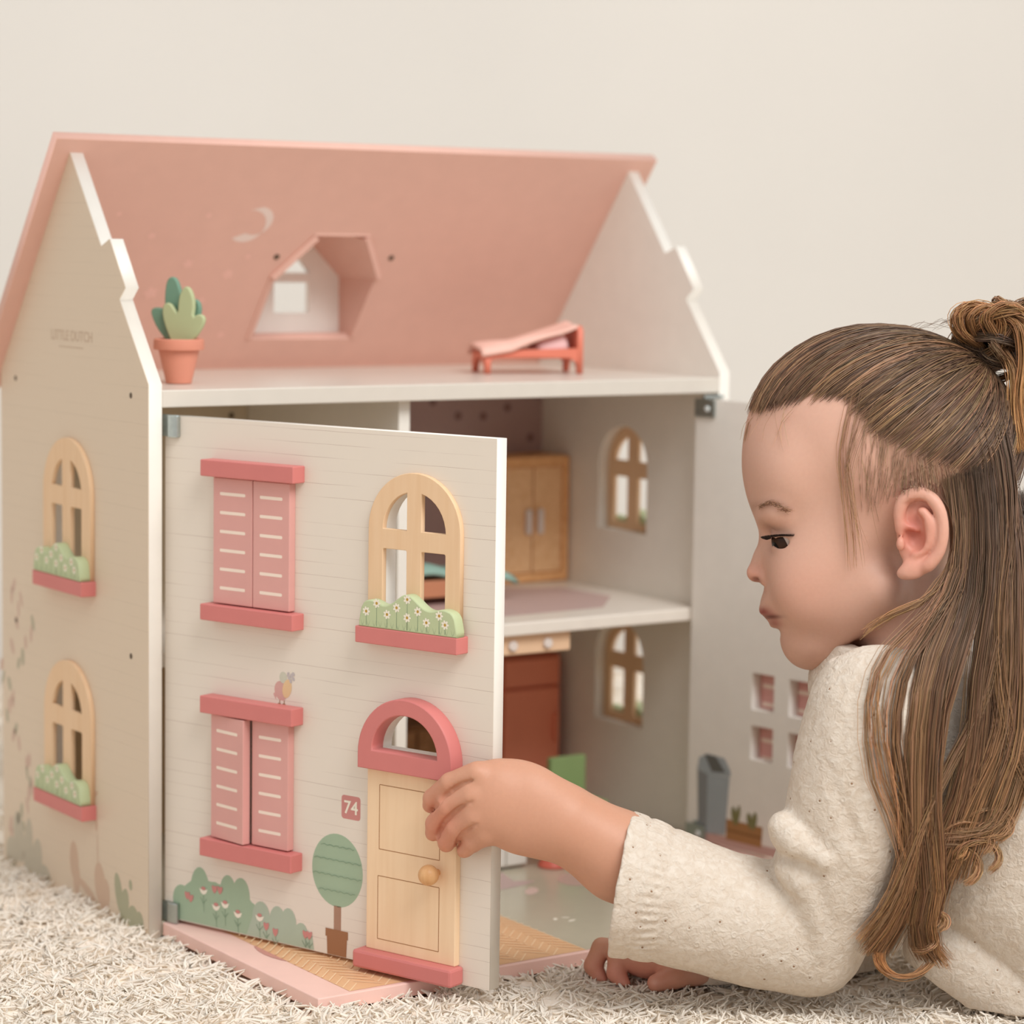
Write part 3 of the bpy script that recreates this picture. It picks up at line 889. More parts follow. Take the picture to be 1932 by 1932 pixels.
# brown sideboard against the rear wall
sb = empty('toy_sideboard', (0.352, 0.2205, 0.0004), 'brown wooden toy sideboard glimpsed through the fanlight of the front door', 'sideboard')
SW = WM[sb]
M_walnut = wood('toy_walnut', (150, 104, 66), (118, 76, 46), 0.5)
box('body', -.060, .054, -.0180, .0220, 0, .0750, M_walnut, sb, SW, bev=.001)
for i in range(4):
    d = box('door', -.057 + .0275 * i, -.057 + .0275 * i + .0255, -.0212, -.0181, .004, .071, wood('toy_walnut_doors', (172, 124, 84), (140, 96, 60), 0.5), sb, SW, bev=.0008)
    lathe('knob', [(.0016, 0), (.0022, .002), (.001, .003)], M_hand, d, SW @ frame((-.057 + .0275 * i + .0127, -.0212, .045), (1, 0, 0), (0, 0, 1), (0, -1, 0)), n=12)

# ---- small green chair
M_grn = paint('chair_green', (146, 170, 114), 0.45)
ch = empty('toy_chair', (0.4310, 0.080, 0.0004), 'small green toy chair on the ground floor in front of the red refrigerator', 'chair')
CW = WM[ch]
box('backrest', -.0178, .0178, .0150, .0212, .0270, .0590, M_grn, ch, CW, bev=.0012)
box('seat', -.0178, .0178, -.0170, .0212, .0220, .0268, M_grn, ch, CW, bev=.0012)
for sx in (-1, 1):
    for sy, yy in ((-1, -.0140), (1, .0180)):
        box('leg', sx * .0150 - .0022, sx * .0150 + .0022, yy - .0022, yy + .0022, 0, .0219, M_grn, ch, CW)

# ---- white cupboard and red pedestal table just inside the front line
wc = empty('toy_cupboard', (0.3040, 0.0200, 0.0004), 'low white toy cupboard at the front of the ground floor behind the open panel', 'cupboard')
VW = WM[wc]
M_cup = paint('cupboard_white', (240, 236, 228), 0.35)
box('body', -.0210, .0205, -.0190, .0200, 0.001, .0400, M_cup, wc, VW, bev=.0010)
for s in (-1, 1):
    x0, x1 = sorted((s * .0006, s * .0190))
    box('door', x0, x1, -.0212, -.0191, .0030, .0380, M_cup, wc, VW, bev=.0006)
lathe('toy_pedestal_table', [(.0112, 0), (.0118, .0012), (.0112, .0028), (.0085, .0060), (.0050, .0130), (.0040, .0240), (.0060, .0300), (.0170, .0312), (.0174, .0330), (.0168, .0345)],
      paint('pedestal_coral', (226, 116, 98), 0.4), None, Matrix.Translation((0.3420, -.0095, .0003)), n=40,
      label='coral red toy pedestal table with a round foot beside the white cupboard', cat='toy table')
ALB = 1.0
# ------------------------------------------------------------------ shaggy rug
def rug_z(x, y):
    return (-0.0102 + 0.0030 * np.sin(x * 5.1 + 0.6) * np.sin(y * 4.3 - 0.4)
            + 0.0015 * np.exp(-((x - 0.36) ** 2 + (y + 0.42) ** 2) / 0.035)
            - 0.0090 * np.exp(-(((x - 0.2575) / 0.254) ** 40 + ((y - 0.016) / 0.231) ** 40))
            - 0.004 * np.exp(-((x - 0.42) ** 2 + (y + 0.44) ** 2) / 0.05))
k = NT('rug_wool', 0.95, 0.1)
at_ = k.n('ShaderNodeAttribute'); at_.attribute_name = 'shade'
rp_ = k.ramp(at_.outputs['Fac'], [(0.0, (240, 222, 198)), (0.40, (253, 243, 229)), (1.0, (255, 250, 240))])
k.l(rp_, k.b.inputs['Base Color'])
tr = k.n('ShaderNodeBsdfTranslucent'); k.l(rp_, tr.inputs['Color'])
ms = k.n('ShaderNodeMixShader'); ms.inputs[0].default_value = 0.18
k.l(k.b.outputs[0], ms.inputs[1]); k.l(tr.outputs[0], ms.inputs[2])
k.l(ms.outputs[0], k.t.nodes['Material Output'].inputs['Surface'])
M_rug = k.m
kb = NT('rug_backing', 0.95, 0.1)
nz = kb.n('ShaderNodeTexNoise', i_Scale=300.0, i_Detail=4.0)
kb.l(kb.coord(), nz.inputs['Vector'])
kb.l(kb.ramp(nz.outputs[0], [(0.2, (244, 230, 212)), (0.8, (252, 246, 236))]), kb.b.inputs['Base Color'])
kb.bump(nz.outputs[0], 0.6, 0.003)
ga = np.linspace(-1.3, 1.5, 281); gb = np.linspace(0.75, 2.80, 206)
GA, GB = np.meshgrid(ga, gb, indexing='ij')
GX, GY = room(GA, GB)
GZ = rug_z(GX, GY) + 0.0030
rv = np.stack([GX, GY, GZ], -1).reshape(-1, 3)
ii, jj = np.meshgrid(np.arange(280), np.arange(205), indexing='ij')
a_ = (ii * 206 + jj).ravel()
rf = np.stack([a_, a_ + 206, a_ + 207, a_ + 1], -1)
rug = mesh_obj('rug', rv, rf.tolist(), kb.m, None, None, smooth=True, label='thick cream shaggy rug under the dollhouse and the child', cat='rug')

def px_of(p):
    d = p - CAM
    z = d @ FWD
    return 966 + FPX * (d @ RGT) / z, 966 - FPX * (d @ UPV) / z

def strands_mesh(paths, rad, sides=3):
    """paths (n, m, 3), rad (n, m) -> verts, faces of tapered tubes"""
    n, m, _ = paths.shape
    tan = np.gradient(paths, axis=1)
    tan /= np.linalg.norm(tan, axis=2, keepdims=True) + 1e-12
    ref = RNG.normal(size=(n, 1, 3))
    e1 = np.cross(tan, ref); e1 /= np.linalg.norm(e1, axis=2, keepdims=True) + 1e-12
    e2 = np.cross(tan, e1)
    ang = np.arange(sides) * 2 * np.pi / sides
    V = (paths[:, :, None, :] + rad[:, :, None, None] * (e1[:, :, None, :] * np.cos(ang)[None, None, :, None] + e2[:, :, None, :] * np.sin(ang)[None, None, :, None]))
    base = (np.arange(n) * m * sides)[:, None, None]
    kk = (np.arange(m - 1) * sides)[None, :, None]
    s = np.arange(sides)[None, None, :]; s2 = (s + 1) % sides
    F = np.stack([base + kk + s, base + kk + s2, base + kk + sides + s2, base + kk + sides + s], -1).reshape(-1, 4)
    return V.reshape(-1, 3), F

def fast_mesh(name, V, F, mat, parent=None, mw=None, smooth=True, attrs=None, **kw):
    me = bpy.data.meshes.new(name)
    F = np.asarray(F, dtype=np.int32)
    me.vertices.add(len(V)); me.vertices.foreach_set('co', np.ascontiguousarray(V, dtype=np.float32).ravel())
    nf, ns = F.shape
    me.loops.add(nf * ns); me.loops.foreach_set('vertex_index', np.ascontiguousarray(F).ravel())
    me.polygons.add(nf)
    me.polygons.foreach_set('loop_start', np.arange(nf, dtype=np.int32) * ns)
    if smooth:
        me.polygons.foreach_set('use_smooth', np.ones(nf, dtype=bool))
    for an, (typ, val) in (attrs or {}).items():
        at2 = me.attributes.new(an, typ, 'POINT')
        if typ == 'FLOAT':
            at2.data.foreach_set('value', np.ascontiguousarray(val, dtype=np.float32))
        else:
            at2.data.foreach_set('color', np.ascontiguousarray(val, dtype=np.float32).ravel())
    me.update(calc_edges=True)
    me.validate()
    me.materials.append(mat)
    o = bpy.data.objects.new(name, me)
    return link(o, name, parent, mw, **kw)

def tuft_points(n, box_, test):
    x = RNG.uniform(box_[0], box_[1], n); y = RNG.uniform(box_[2], box_[3], n)
    k_ = test(x, y)
    return x[k_], y[k_]
def free_ground(x, y):
    inh = (x > 0.003) & (x < 0.512) & (y > -0.003) & (y < 0.249)
    intr = (x > 0.013) & (x < 0.502) & (y > -0.216) & (y <= 0.001)
    return ~(inh | intr)
def near_house(x, y):
    """0..1: how close to the dollhouse and the child (the pile is modelled finest there)"""
    r_ = np.hypot((x - 0.12) / 0.62, (y + 0.30) / 0.52)
    return np.clip((1.22 - r_) / 0.30, 0, 1)
cx_, cy_ = tuft_points(70000, (-0.75, 1.0, -1.05, 0.45), lambda x, y: free_ground(x, y) & (RNG.random(len(x)) < near_house(x, y)))
cx_, cy_ = cx_[:17500], cy_[:17500]
fa_, fb_ = RNG.uniform(-1.29, 1.49, 17000), RNG.uniform(0.76, 2.79, 17000)
fx2, fy2 = room(fa_, fb_)
kf_ = free_ground(fx2, fy2) & (RNG.random(len(fx2)) > near_house(fx2, fy2))
fx2, fy2 = fx2[kf_], fy2[kf_]
PER = 3
def grow(tx, ty, per, spread, length, r0):
    n = len(tx)
    lean = RNG.normal(scale=1.35, size=(n, 2))
    X = np.repeat(tx, per) + RNG.normal(scale=spread, size=n * per)
    Y = np.repeat(ty, per) + RNG.normal(scale=spread, size=n * per)
    k_ = free_ground(X, Y)
    L_ = np.repeat(lean, per, axis=0) + RNG.normal(scale=0.35, size=(n * per, 2))
    X, Y, L_ = X[k_], Y[k_], L_[k_]
    N = len(X)
    H_ = length * RNG.uniform(0.7, 1.15, N)
    Z0 = rug_z(X, Y) + 0.0005
    ts = np.array([0.0, 0.55, 1.0])
    P = np.zeros((N, 3, 3))
    wob = RNG.normal(scale=0.0022, size=(N, 3, 2)); wob[:, 0] = 0
    for i, t in enumerate(ts):
        P[:, i, 0] = X + L_[:, 0] * H_ * t ** 1.6 * 0.75 + wob[:, i, 0]
        P[:, i, 1] = Y + L_[:, 1] * H_ * t ** 1.6 * 0.75 + wob[:, i, 1]
        P[:, i, 2] = Z0 + H_ * (t - 0.16 * t * t * np.minimum(np.hypot(L_[:, 0], L_[:, 1]), 3.2)) + 0.0012 * t
    rad = r0 * np.array([1.0, 0.95, 0.35])[None, :] * RNG.uniform(0.8, 1.25, (N, 1))
    V, F = strands_mesh(P, rad, 3)
    sh = np.clip(np.repeat(np.clip(RNG.normal(0.64, 0.10, N), 0, 1)[:, None] * np.ones((1, 3)), 3, axis=1).reshape(-1), 0, 1)
    return V, F, sh
V1, F1, S1 = grow(cx_, cy_, PER, 0.0034, 0.0090, 0.00128)
V2, F2, S2 = grow(fx2, fy2, 2, 0.004, 0.0110, 0.0022)
fast_mesh('pile', np.concatenate([V1, V2]), np.concatenate([F1, F2 + len(V1)]), M_rug, rug, None, attrs={'shade': ('FLOAT', np.concatenate([S1, S2]))}, kind='stuff', label='long cream wool pile')

ALB = 0.925
# ------------------------------------------------------------------ the child: a signed-distance sculpt, meshed by surface nets
DEP = 1.70
S0 = DEP / FPX                                                    # metres per sculpt unit
PO = at(1500, 1250, DEP)
PV = (PO - CAM) / np.linalg.norm(PO - CAM)
PX = RGT - PV * (RGT @ PV); PX /= np.linalg.norm(PX)
PY = np.cross(PX, PV) * -1.0
PY = -np.cross(PV, PX) if (np.cross(PV, PX) @ UPV) > 0 else np.cross(PV, PX)   # points down, like photo rows
def C(X, Y, L=0.0):
    """sculpt coordinates (right, down, towards viewer) of the point seen at (X, Y) at depth offset L"""
    w = at(X, Y, DEP - L * S0) - PO
    return np.array([w @ PX, w @ PY, -(w @ PV)]) / S0
def to_world(q):
    q = np.asarray(q, dtype=np.float64)
    return PO + (q[:, :1] * PX + q[:, 1:2] * PY - q[:, 2:3] * PV) * S0

class Sculpt:
    def __init__(self, lo, hi, h):
        self.lo = np.array(lo, float); self.h = h
        self.n = np.ceil((np.array(hi) - self.lo) / h).astype(int) + 1
        self.g = np.full(self.n, 60.0, dtype=np.float32)
    def _slice(self, lo, hi):
        a = np.clip(np.floor((np.asarray(lo) - self.lo) / self.h).astype(int), 0, self.n)
        b = np.clip(np.ceil((np.asarray(hi) - self.lo) / self.h).astype(int) + 1, 0, self.n)
        if np.any(b <= a):
            return None, None
        ax = [np.float32(self.lo[i]) + np.arange(a[i], b[i], dtype=np.float32) * np.float32(self.h) for i in range(3)]
        return tuple(slice(a[i], b[i]) for i in range(3)), ax
    def _mix(self, sl, d, k, op):
        g = self.g[sl]
        if op == 'u':
            if k > 0:
                h = np.maximum(k - np.abs(g - d), 0) / k
                self.g[sl] = np.minimum(g, d) - h * h * k * 0.25
            else:
                self.g[sl] = np.minimum(g, d)
        elif op == 's':
            d = -d
            if k > 0:
                h = np.maximum(k - np.abs(g - d), 0) / k
                self.g[sl] = np.maximum(g, d) + h * h * k * 0.25
            else:
                self.g[sl] = np.maximum(g, d)
    def ell(self, c, r, rot=0.0, k=10, op='u', yaw=0.0):
        """ellipsoid; rot turns it in the picture plane, yaw about the vertical"""
        c = np.asarray(c, float); r = np.asarray(r, float)
        m = r.max() + k + 14
        sl, ax = self._slice(c - m, c + m)
        if sl is None:
            return
        x = ax[0][:, None, None] - c[0]; y = ax[1][None, :, None] - c[1]; z = ax[2][None, None, :] - c[2]
        cr, sr = math.cos(rot), math.sin(rot)
        u = x * cr + y * sr; v = -x * sr + y * cr; w = z + 0 * u
        if yaw:
            cy, sy = math.cos(yaw), math.sin(yaw)
            u, w = u * cy + w * sy, -u * sy + w * cy
        k0 = np.sqrt((u / r[0]) ** 2 + (v / r[1]) ** 2 + (w / r[2]) ** 2)
        k1 = np.sqrt((u / r[0] ** 2) ** 2 + (v / r[1] ** 2) ** 2 + (w / r[2] ** 2) ** 2) + 1e-6
        d = np.where(k0 < 0.02, -r.min(), k0 * (k0 - 1) / k1)
        self._mix(sl, d.astype(np.float32), k, op)
    def cone(self, a, b, ra, rb, k=10, op='u', flat=1.0):
        """rounded cone from a to b; flat < 1 squeezes it along the depth axis"""
        a = np.asarray(a, float); b = np.asarray(b, float)
        m = max(ra, rb) / min(1, 1) + k + 14
        sl, ax = self._slice(np.minimum(a, b) - m, np.maximum(a, b) + m)
        if sl is None:
            return
        f = 1.0 / flat
        A = a * (1, 1, f); Bv = (b - a) * (1, 1, f)
        x = ax[0][:, None, None] - A[0]; y = ax[1][None, :, None] - A[1]; z = ax[2][None, None, :] * f - A[2]
        L2 = float(Bv @ Bv) + 1e-9
        t = np.clip((x * Bv[0] + y * Bv[1] + z * Bv[2]) / L2, 0, 1)
        d = np.sqrt((x - t * Bv[0]) ** 2 + (y - t * Bv[1]) ** 2 + (z - t * Bv[2]) ** 2) - (ra + (rb - ra) * t)
        if flat < 1:
            d = d * (0.5 + 0.5 * flat)
        self._mix(sl, d.astype(np.float32), k, op)
    def chain(self, pts, rs, k=10, op='u', k0=None, flat=1.0):
        for i in range(len(pts) - 1):
            self.cone(pts[i], pts[i + 1], rs[i], rs[i + 1], k if i or k0 is None else k0, op, flat)
    def half(self, p, n, lo, hi, k=0):
        """cut away everything on the n side of the plane inside a box"""
        sl, ax = self._slice(lo, hi)
        n = np.asarray(n, float) / np.linalg.norm(n)
        d = (ax[0][:, None, None] - p[0]) * n[0] + (ax[1][None, :, None] - p[1]) * n[1] + (ax[2][None, None, :] - p[2]) * n[2]
        self._mix(sl, -d.astype(np.float32), k, 's')
    def carve(self, lo, hi, fn):
        """subtract a solid given as a signed distance of world points (metres)"""
        sl, ax = self._slice(lo, hi)
        if sl is None:
            return
        g3 = np.stack(np.meshgrid(*ax, indexing='ij'), -1)
        d = fn(to_world(g3.reshape(-1, 3))).reshape(g3.shape[:3]) / S0
        self._mix(sl, d.astype(np.float32), 0, 's')
    def mesh(self):
        g = self.g; s = g < 0
        nx, ny, nz = g.shape
        cnt = np.zeros((nx - 1, ny - 1, nz - 1), dtype=np.int8)
        for dx in (0, 1):
            for dy in (0, 1):
                for dz in (0, 1):
                    cnt += s[dx:nx - 1 + dx, dy:ny - 1 + dy, dz:nz - 1 + dz]
        act = (cnt > 0) & (cnt < 8)
        idx = np.full(act.shape, -1, dtype=np.int32)
        I = np.argwhere(act)
        idx[act] = np.arange(len(I), dtype=np.int32)
        cor = {}
        for dx in (0, 1):
            for dy in (0, 1):
                for dz in (0, 1):
                    cor[dx, dy, dz] = g[I[:, 0] + dx, I[:, 1] + dy, I[:, 2] + dz]
        acc = np.zeros((len(I), 3)); num = np.zeros(len(I))
        ks = list(cor)
        for a in ks:
            for ax_ in range(3):
                if a[ax_] == 0:
                    b = list(a); b[ax_] = 1; b = tuple(b)
                    va, vb = cor[a], cor[b]
                    m = (va < 0) != (vb < 0)
                    t = np.where(m, va / (va - vb + 1e-12), 0)
                    p = np.array(a, float)[None, :] * np.ones((len(I), 1)); p[:, ax_] = t
                    acc += p * m[:, None]; num += m
        V = self.lo + (I + acc / np.maximum(num, 1)[:, None]) * self.h
        Fs = []
        for ax_ in range(3):
            o1, o2 = [(1, 2), (2, 0), (0, 1)][ax_]
            sa = [slice(None)] * 3; sb = [slice(None)] * 3
            sa[ax_] = slice(0, -1); sb[ax_] = slice(1, None)
            diff = s[tuple(sa)] != s[tuple(sb)]
            E = np.argwhere(diff)
            E = E[(E[:, o1] > 0) & (E[:, o2] > 0) & (E[:, o1] < g.shape[o1] - 1) & (E[:, o2] < g.shape[o2] - 1)]
            inside_first = s[E[:, 0], E[:, 1], E[:, 2]]
            q = []
            for d1, d2 in ((-1, -1), (0, -1), (0, 0), (-1, 0)):
                e = E.copy(); e[:, o1] += d1; e[:, o2] += d2
                q.append(idx[e[:, 0], e[:, 1], e[:, 2]])
            q = np.stack(q, -1)
            q[~inside_first] = q[~inside_first][:, ::-1]
            Fs.append(q)
        return V, np.concatenate(Fs)

def relax(V, F, it=2, lam=0.5):
    n = len(V)
    e = np.concatenate([F[:, [0, 1]], F[:, [1, 2]], F[:, [2, 3]], F[:, [3, 0]]])
    e = np.concatenate([e, e[:, ::-1]])
    deg = np.bincount(e[:, 0], minlength=n).astype(float)
    for _ in range(it):
        A_ = np.stack([np.bincount(e[:, 0], weights=V[e[:, 1], i], minlength=n) for i in range(3)], -1) / np.maximum(deg, 1)[:, None]
        V = V + lam * (A_ - V)
    return V

def vnormals(V, F):
    a, b, c, d = V[F[:, 0]], V[F[:, 1]], V[F[:, 2]], V[F[:, 3]]
    fn = np.cross(c - a, d - b)
    N = np.zeros_like(V)
    for i in range(4):
        for j in range(3):
            N[:, j] += np.bincount(F[:, i], weights=fn[:, j], minlength=len(V))
    return N / (np.linalg.norm(N, axis=1, keepdims=True) + 1e-12)

def mir(p):
    return np.array([p[0], p[1], -p[2]]) + np.array([0, 0, 2 * HC])
HC = C(1600, 1000, 0)[2]                                          # middle plane of the head

body = Sculpt(C(770, 560, 0)[:2].tolist() + [-290], C(2480, 1960, 0)[:2].tolist() + [300], 3.45)
B_ = body
def both(fn):
    fn(lambda X, Y, L: C(X, Y, L)); fn(lambda X, Y, L: mir(C(X, Y, L)))
# ---- head
B_.ell(C(1662, 846), (258, 218, 196), rot=0.18, k=0)
B_.ell(C(1572, 1030), (138, 165, 150), rot=0.10, k=50)
B_.ell(C(1500, 900), (92, 110, 140), k=40)                        # forehead
B_.cone(C(1690, 1080), C(1740, 1330), 92, 98, k=40)               # neck
B_.ell(C(1529, 1206), (56, 58, 62), k=34)                         # chin
def f(c):
    B_.cone(c(1545, 1185, 36), c(1660, 1112, 108), 47, 46, k=44)  # jaw
    B_.ell(c(1528, 1105, 78), (66, 74, 54), k=40)                 # cheek
    B_.ell(c(1468, 972, 58), (30, 24, 54), k=34)                  # brow ridge
both(f)
B_.ell(C(1494, 1142), (60, 44, 66), k=26)                         # mouth region
def f(c):
    B_.ell(c(1436, 1018, 70), (26, 23, 38), k=22, op='s')         # eye socket
both(f)
B_.chain([C(1458, 1012), C(1440, 1052), C(1427, 1080)], [15, 15, 18.5], k=16)     # nose
def f(c):
    B_.ell(c(1445, 1090, 17), (15, 14, 12), k=9)                  # nostril wing
    B_.ell(c(1427, 1095, 14), (9, 5, 7), rot=0.45, k=2, op='s')
    B_.cone(c(1443, 1151, 2), c(1477, 1164, 46), 10.5, 5, k=7)    # upper lip
    B_.cone(c(1463, 1176, 2), c(1480, 1167, 40), 10.5, 5, k=7)    # lower lip
    B_.cone(c(1440, 1163, 0), c(1478, 1165, 50), 3.0, 3.0, k=3, op='s')
    B_.ell(c(1464, 1094, 24), (7, 13, 9), rot=-0.25, k=9, op='s')  # crease behind the nostril
both(f)
B_.ell(C(1463, 1194), (9, 6, 26), k=10, op='s')                  # below the lower lip
B_.ell(C(1432, 1122), (6, 14, 6), k=6, op='s')                    # philtrum
def f(c):
    e = c(1489, 1020, 70)
    B_.ell(e, (35, 34, 35), k=7)                                  # lids over the eyeball
    B_.ell(e + np.array([-26, 3.0, 4]), (20, 7.5, 27), rot=0.16, k=2, op='s')     # opening, gaze lowered
    B_.ell(e + np.array([-13, 5.5, 27]), (22, 10.5, 15), rot=-0.06, k=2, op='s')
    B_.cone(e + np.array([-36, -18, 8]), e + np.array([8, -21, 36]), 2.2, 2.2, k=5, op='s')   # crease of the lid
both(f)
# ---- ears
def cat(pts, n):
    """Catmull-Rom refinement of a list of tuples"""
    P_ = np.array(pts, float); out = []
    for i in range(len(P_) - 1):
        p0, p1, p2, p3 = P_[max(i - 1, 0)], P_[i], P_[i + 1], P_[min(i + 2, len(P_) - 1)]
        for t in np.arange(n) / n:
            out.append(0.5 * (2 * p1 + (p2 - p0) * t + (2 * p0 - 5 * p1 + 4 * p2 - p3) * t * t + (3 * p1 - p0 - 3 * p2 + p3) * t ** 3))
    out.append(P_[-1])
    return out
def ear(c):
    out = [(1700, 1004), (1697, 968), (1706, 943), (1731, 932), (1757, 941), (1774, 967), (1779, 1006), (1771, 1042), (1750, 1068)]
    lat = [196, 198, 202, 210, 218, 224, 226, 222, 214]
    B_.ell(c(1737, 1002, 196), (44, 74, 13), rot=0.06, k=14, yaw=0.20)
    oo = cat([(x, y, l, r) for (x, y), l, r in zip(out, lat, [8, 9, 10, 10.5, 10, 9.5, 9, 9, 11])], 5)
    B_.chain([c(*q[:3]) for q in oo], [q[3] for q in oo], k=6)
    B_.ell(c(1724, 1072, 204), (23, 20, 12), rot=-0.5, k=12)      # lobe
    B_.ell(c(1706, 1082, 198), (14, 11, 10), k=10)
    oo = cat([(1738, 962, 214, 7), (1755, 990, 218, 8.5), (1751, 1026, 214, 8.5), (1727, 1048, 206, 7)], 5)
    B_.chain([c(*q[:3]) for q in oo], [q[3] for q in oo], k=7)
    B_.ell(c(1725, 1015, 212), (19, 25, 20), rot=-0.2, k=6, op='s')   # concha
    B_.ell(c(1724, 978, 216), (18, 10, 14), rot=0.35, k=5, op='s')
    B_.ell(c(1728, 951, 216), (20, 8, 10), rot=-0.1, k=5, op='s')
    B_.cone(c(1702, 990, 200), c(1730, 1000, 204), 5, 4.5, k=7)
    B_.ell(c(1699, 1026, 206), (8, 13, 9), k=6)                   # tragus
ear(lambda X, Y, L: C(X, Y, L)); ear(lambda X, Y, L: mir(C(X, Y, L)))
# ---- trunk, limbs (mostly inside the blouse)
B_.chain([C(1735, 1330), C(1900, 1500), C(2180, 1640), C(2400, 1720)], [130, 160, 165, 150], k=40)
B_.cone(C(1745, 1330, -150), C(1700, 1330, 165), 80, 85, k=50)
B_.chain([C(1655, 1345, 190), C(1590, 1600, 150), C(1522, 1775, 100)], [74, 66, 60], k=30)          # left upper arm
B_.chain([C(1522, 1775, 100), C(1340, 1700, 125), C(1172, 1617, 150), C(1072, 1556, 160)], [60, 72, 79, 70], k=24)
B_.chain([C(1770, 1380, -180), C(1660, 1640, -190), C(1560, 1790, -170)], [72, 64, 58], k=30)       # right arm
B_.chain([C(1560, 1790, -170), C(1400, 1810, -110), C(1300, 1812, -75)], [58, 55, 44], k=24)
# ---- left hand closing on the edge of the panel
B_.ell(C(985, 1524, 166), (112, 84, 52), rot=0.42, k=34)
B_.ell(C(925, 1510, 176), (52, 68, 36), rot=0.1, k=24)
FING = [([(900, 1462, 180), (850, 1478, 160), (816, 1506, 126), (812, 1519, 112)], [25, 20, 17.5, 15]),
        ([(890, 1502, 184), (846, 1522, 162), (821, 1554, 126), (817, 1572, 112)], [25, 21, 18, 15]),
        ([(895, 1542, 182), (862, 1562, 160), (844, 1584, 130), (842, 1592, 120)], [24, 21, 18.5, 16]),
        ([(915, 1575, 176), (893, 1590, 160), (878, 1602, 138), (875, 1606, 128)], [21, 17, 15, 13])]
for pts, rs in FING:
    B_.chain([C(*p) for p in pts], rs, k=4, k0=12)
def front_map(sc, lim=0.0):
    ins = sc.g < lim
    has = ins.any(2)
    top = sc.n[2] - 1 - np.argmax(ins[:, :, ::-1], axis=2)
    return np.where(has, sc.lo[2] + top * sc.h, -400.0)
_fm = front_map(body)
for pts in ([(898, 1470), (872, 1480), (846, 1498), (826, 1518), (812, 1530)], [(898, 1510), (872, 1522), (848, 1541), (832, 1560), (824, 1580)], [(904, 1552), (884, 1565), (868, 1580), (858, 1598)]):
    q = cat([(x, y) for x, y in pts], 5)
    cs = []
    for x, y in q:
        c0 = C(x, y, 165)
        i_, j_ = [int(round((c0[a] - body.lo[a]) / body.h)) for a in (0, 1)]
        lf = _fm[i_ - 1:i_ + 2, j_ - 1:j_ + 2]
        c0[2] = max(np.median(lf), 60) - 1.0
        cs.append(c0)
    B_.chain(cs, [1.5 + 2.6 * min(1, i / 6) for i in range(len(cs))], k=4, op='s')
B_.chain([C(1010, 1560, 130), C(960, 1556, 92), C(915, 1545, 66), C(900, 1540, 60)], [36, 27, 22, 18], k=20, flat=1.0)      # thumb behind the panel
# ---- right hand resting on the rug
B_.ell(C(1250, 1812, -75), (78, 36, 48), rot=-0.08, k=24)
for pts, rs in (([(1200, 1795, -88), (1135, 1788, -96), (1119, 1822, -88), (1136, 1852, -80)], [24, 19, 18, 13]),
                ([(1205, 1806, -60), (1166, 1806, -62), (1163, 1836, -56), (1178, 1858, -50)], [24, 20, 18.5, 13]),
                ([(1230, 1800, -110), (1180, 1796, -128), (1165, 1826, -122), (1172, 1846, -116)], [24, 19, 18, 13]),
                ([(1250, 1806, -140), (1215, 1806, -152), (1204, 1830, -146), (1208, 1846, -142)], [22, 16, 15, 12])):
    B_.chain([C(*p) for p in pts], rs, k=4, k0=14)
B_.chain([C(1320, 1830, -40), C(1272, 1843, -22), C(1238, 1855, -14)], [30, 22, 17.5], k=8, k0=20)
_fdi = np.array(FD.inverted())
def slab(W_):
    q = W_ @ _fdi[:3, :3].T + _fdi[:3, 3] - np.array([.1261, .1805, -.0050])
    e = np.abs(q) - np.array([.1441, .1780, .0058])
    return np.linalg.norm(np.maximum(e, 0), axis=1) + np.minimum(e.max(1), 0)
B_.carve(C(780, 1400, 0)[:2].tolist() + [20], C(1060, 1680, 0)[:2].tolist() + [250], slab)
B_.carve(C(1000, 1780, 0)[:2].tolist() + [-290], C(2480, 1960, 0)[:2].tolist() + [300], lambda W_: W_[:, 2] + .0075)
BV, BF = body.mesh()
BV = relax(BV, BF, 1, 0.4)

# ---- skin colouring (pigment of lips, brows, flush, scalp, plus painted shade and bounce light)
def fld(V, X, Y, L, r, soft=1.0, rz=None):
    c = C(X, Y, L)
    d = ((V[:, 0] - c[0]) / r[0]) ** 2 + ((V[:, 1] - c[1]) / r[1]) ** 2 + ((V[:, 2] - c[2]) / (r[2] if len(r) > 2 else 60)) ** 2
    return np.exp(-d * soft)
lat = np.abs(BV[:, 2] - HC)
Vm = BV.copy(); Vm[:, 2] = HC + lat                               # fold both sides together
skin = np.tile(np.array(lin((216, 171, 150))[:3]), (len(BV), 1))
def tint(col, w):
    global skin
    w = np.clip(w, 0, 1)[:, None]
    skin = skin * (1 - w) + np.array(lin(col)[:3]) * w
tint((214, 152, 130), 0.35 * fld(Vm, 1520, 1110, 110, (70, 60, 90)))
tint((222, 128, 108), 0.55 * fld(Vm, 1735, 1010, 205, (55, 90, 40)))
tint((190, 92, 76), 0.7 * fld(Vm, 1722, 1000, 200, (20, 30, 22)))
tint((232, 150, 128), 0.5 * fld(Vm, 1425, 1082, 0, (26, 20, 30)))
tint((146, 60, 56), 1.0 * fld(Vm, 1447, 1154, 14, (22, 8.5, 30), 0.9))
tint((146, 60, 56), 0.95 * fld(Vm, 1466, 1161, 34, (16, 6, 18), 0.9))
tint((152, 66, 60), 0.95 * fld(Vm, 1468, 1174, 18, (16, 9, 30), 0.9))
tint((84, 30, 26), 0.95 * fld(Vm, 1462, 1164, 25, (22, 3.2, 40), 0.8))  # shade of the gap between the lips, painted as a dark line
tint((96, 40, 30), 0.95 * fld(Vm, 1427, 1094, 15, (8.5, 4.8, 10), 0.8))  # dark of the nostril painted on as shade
tint((186, 116, 94), 0.5 * fld(Vm, 1460, 1092, 22, (5, 13, 12)))  # soft shade painted into the crease behind the nostril wing
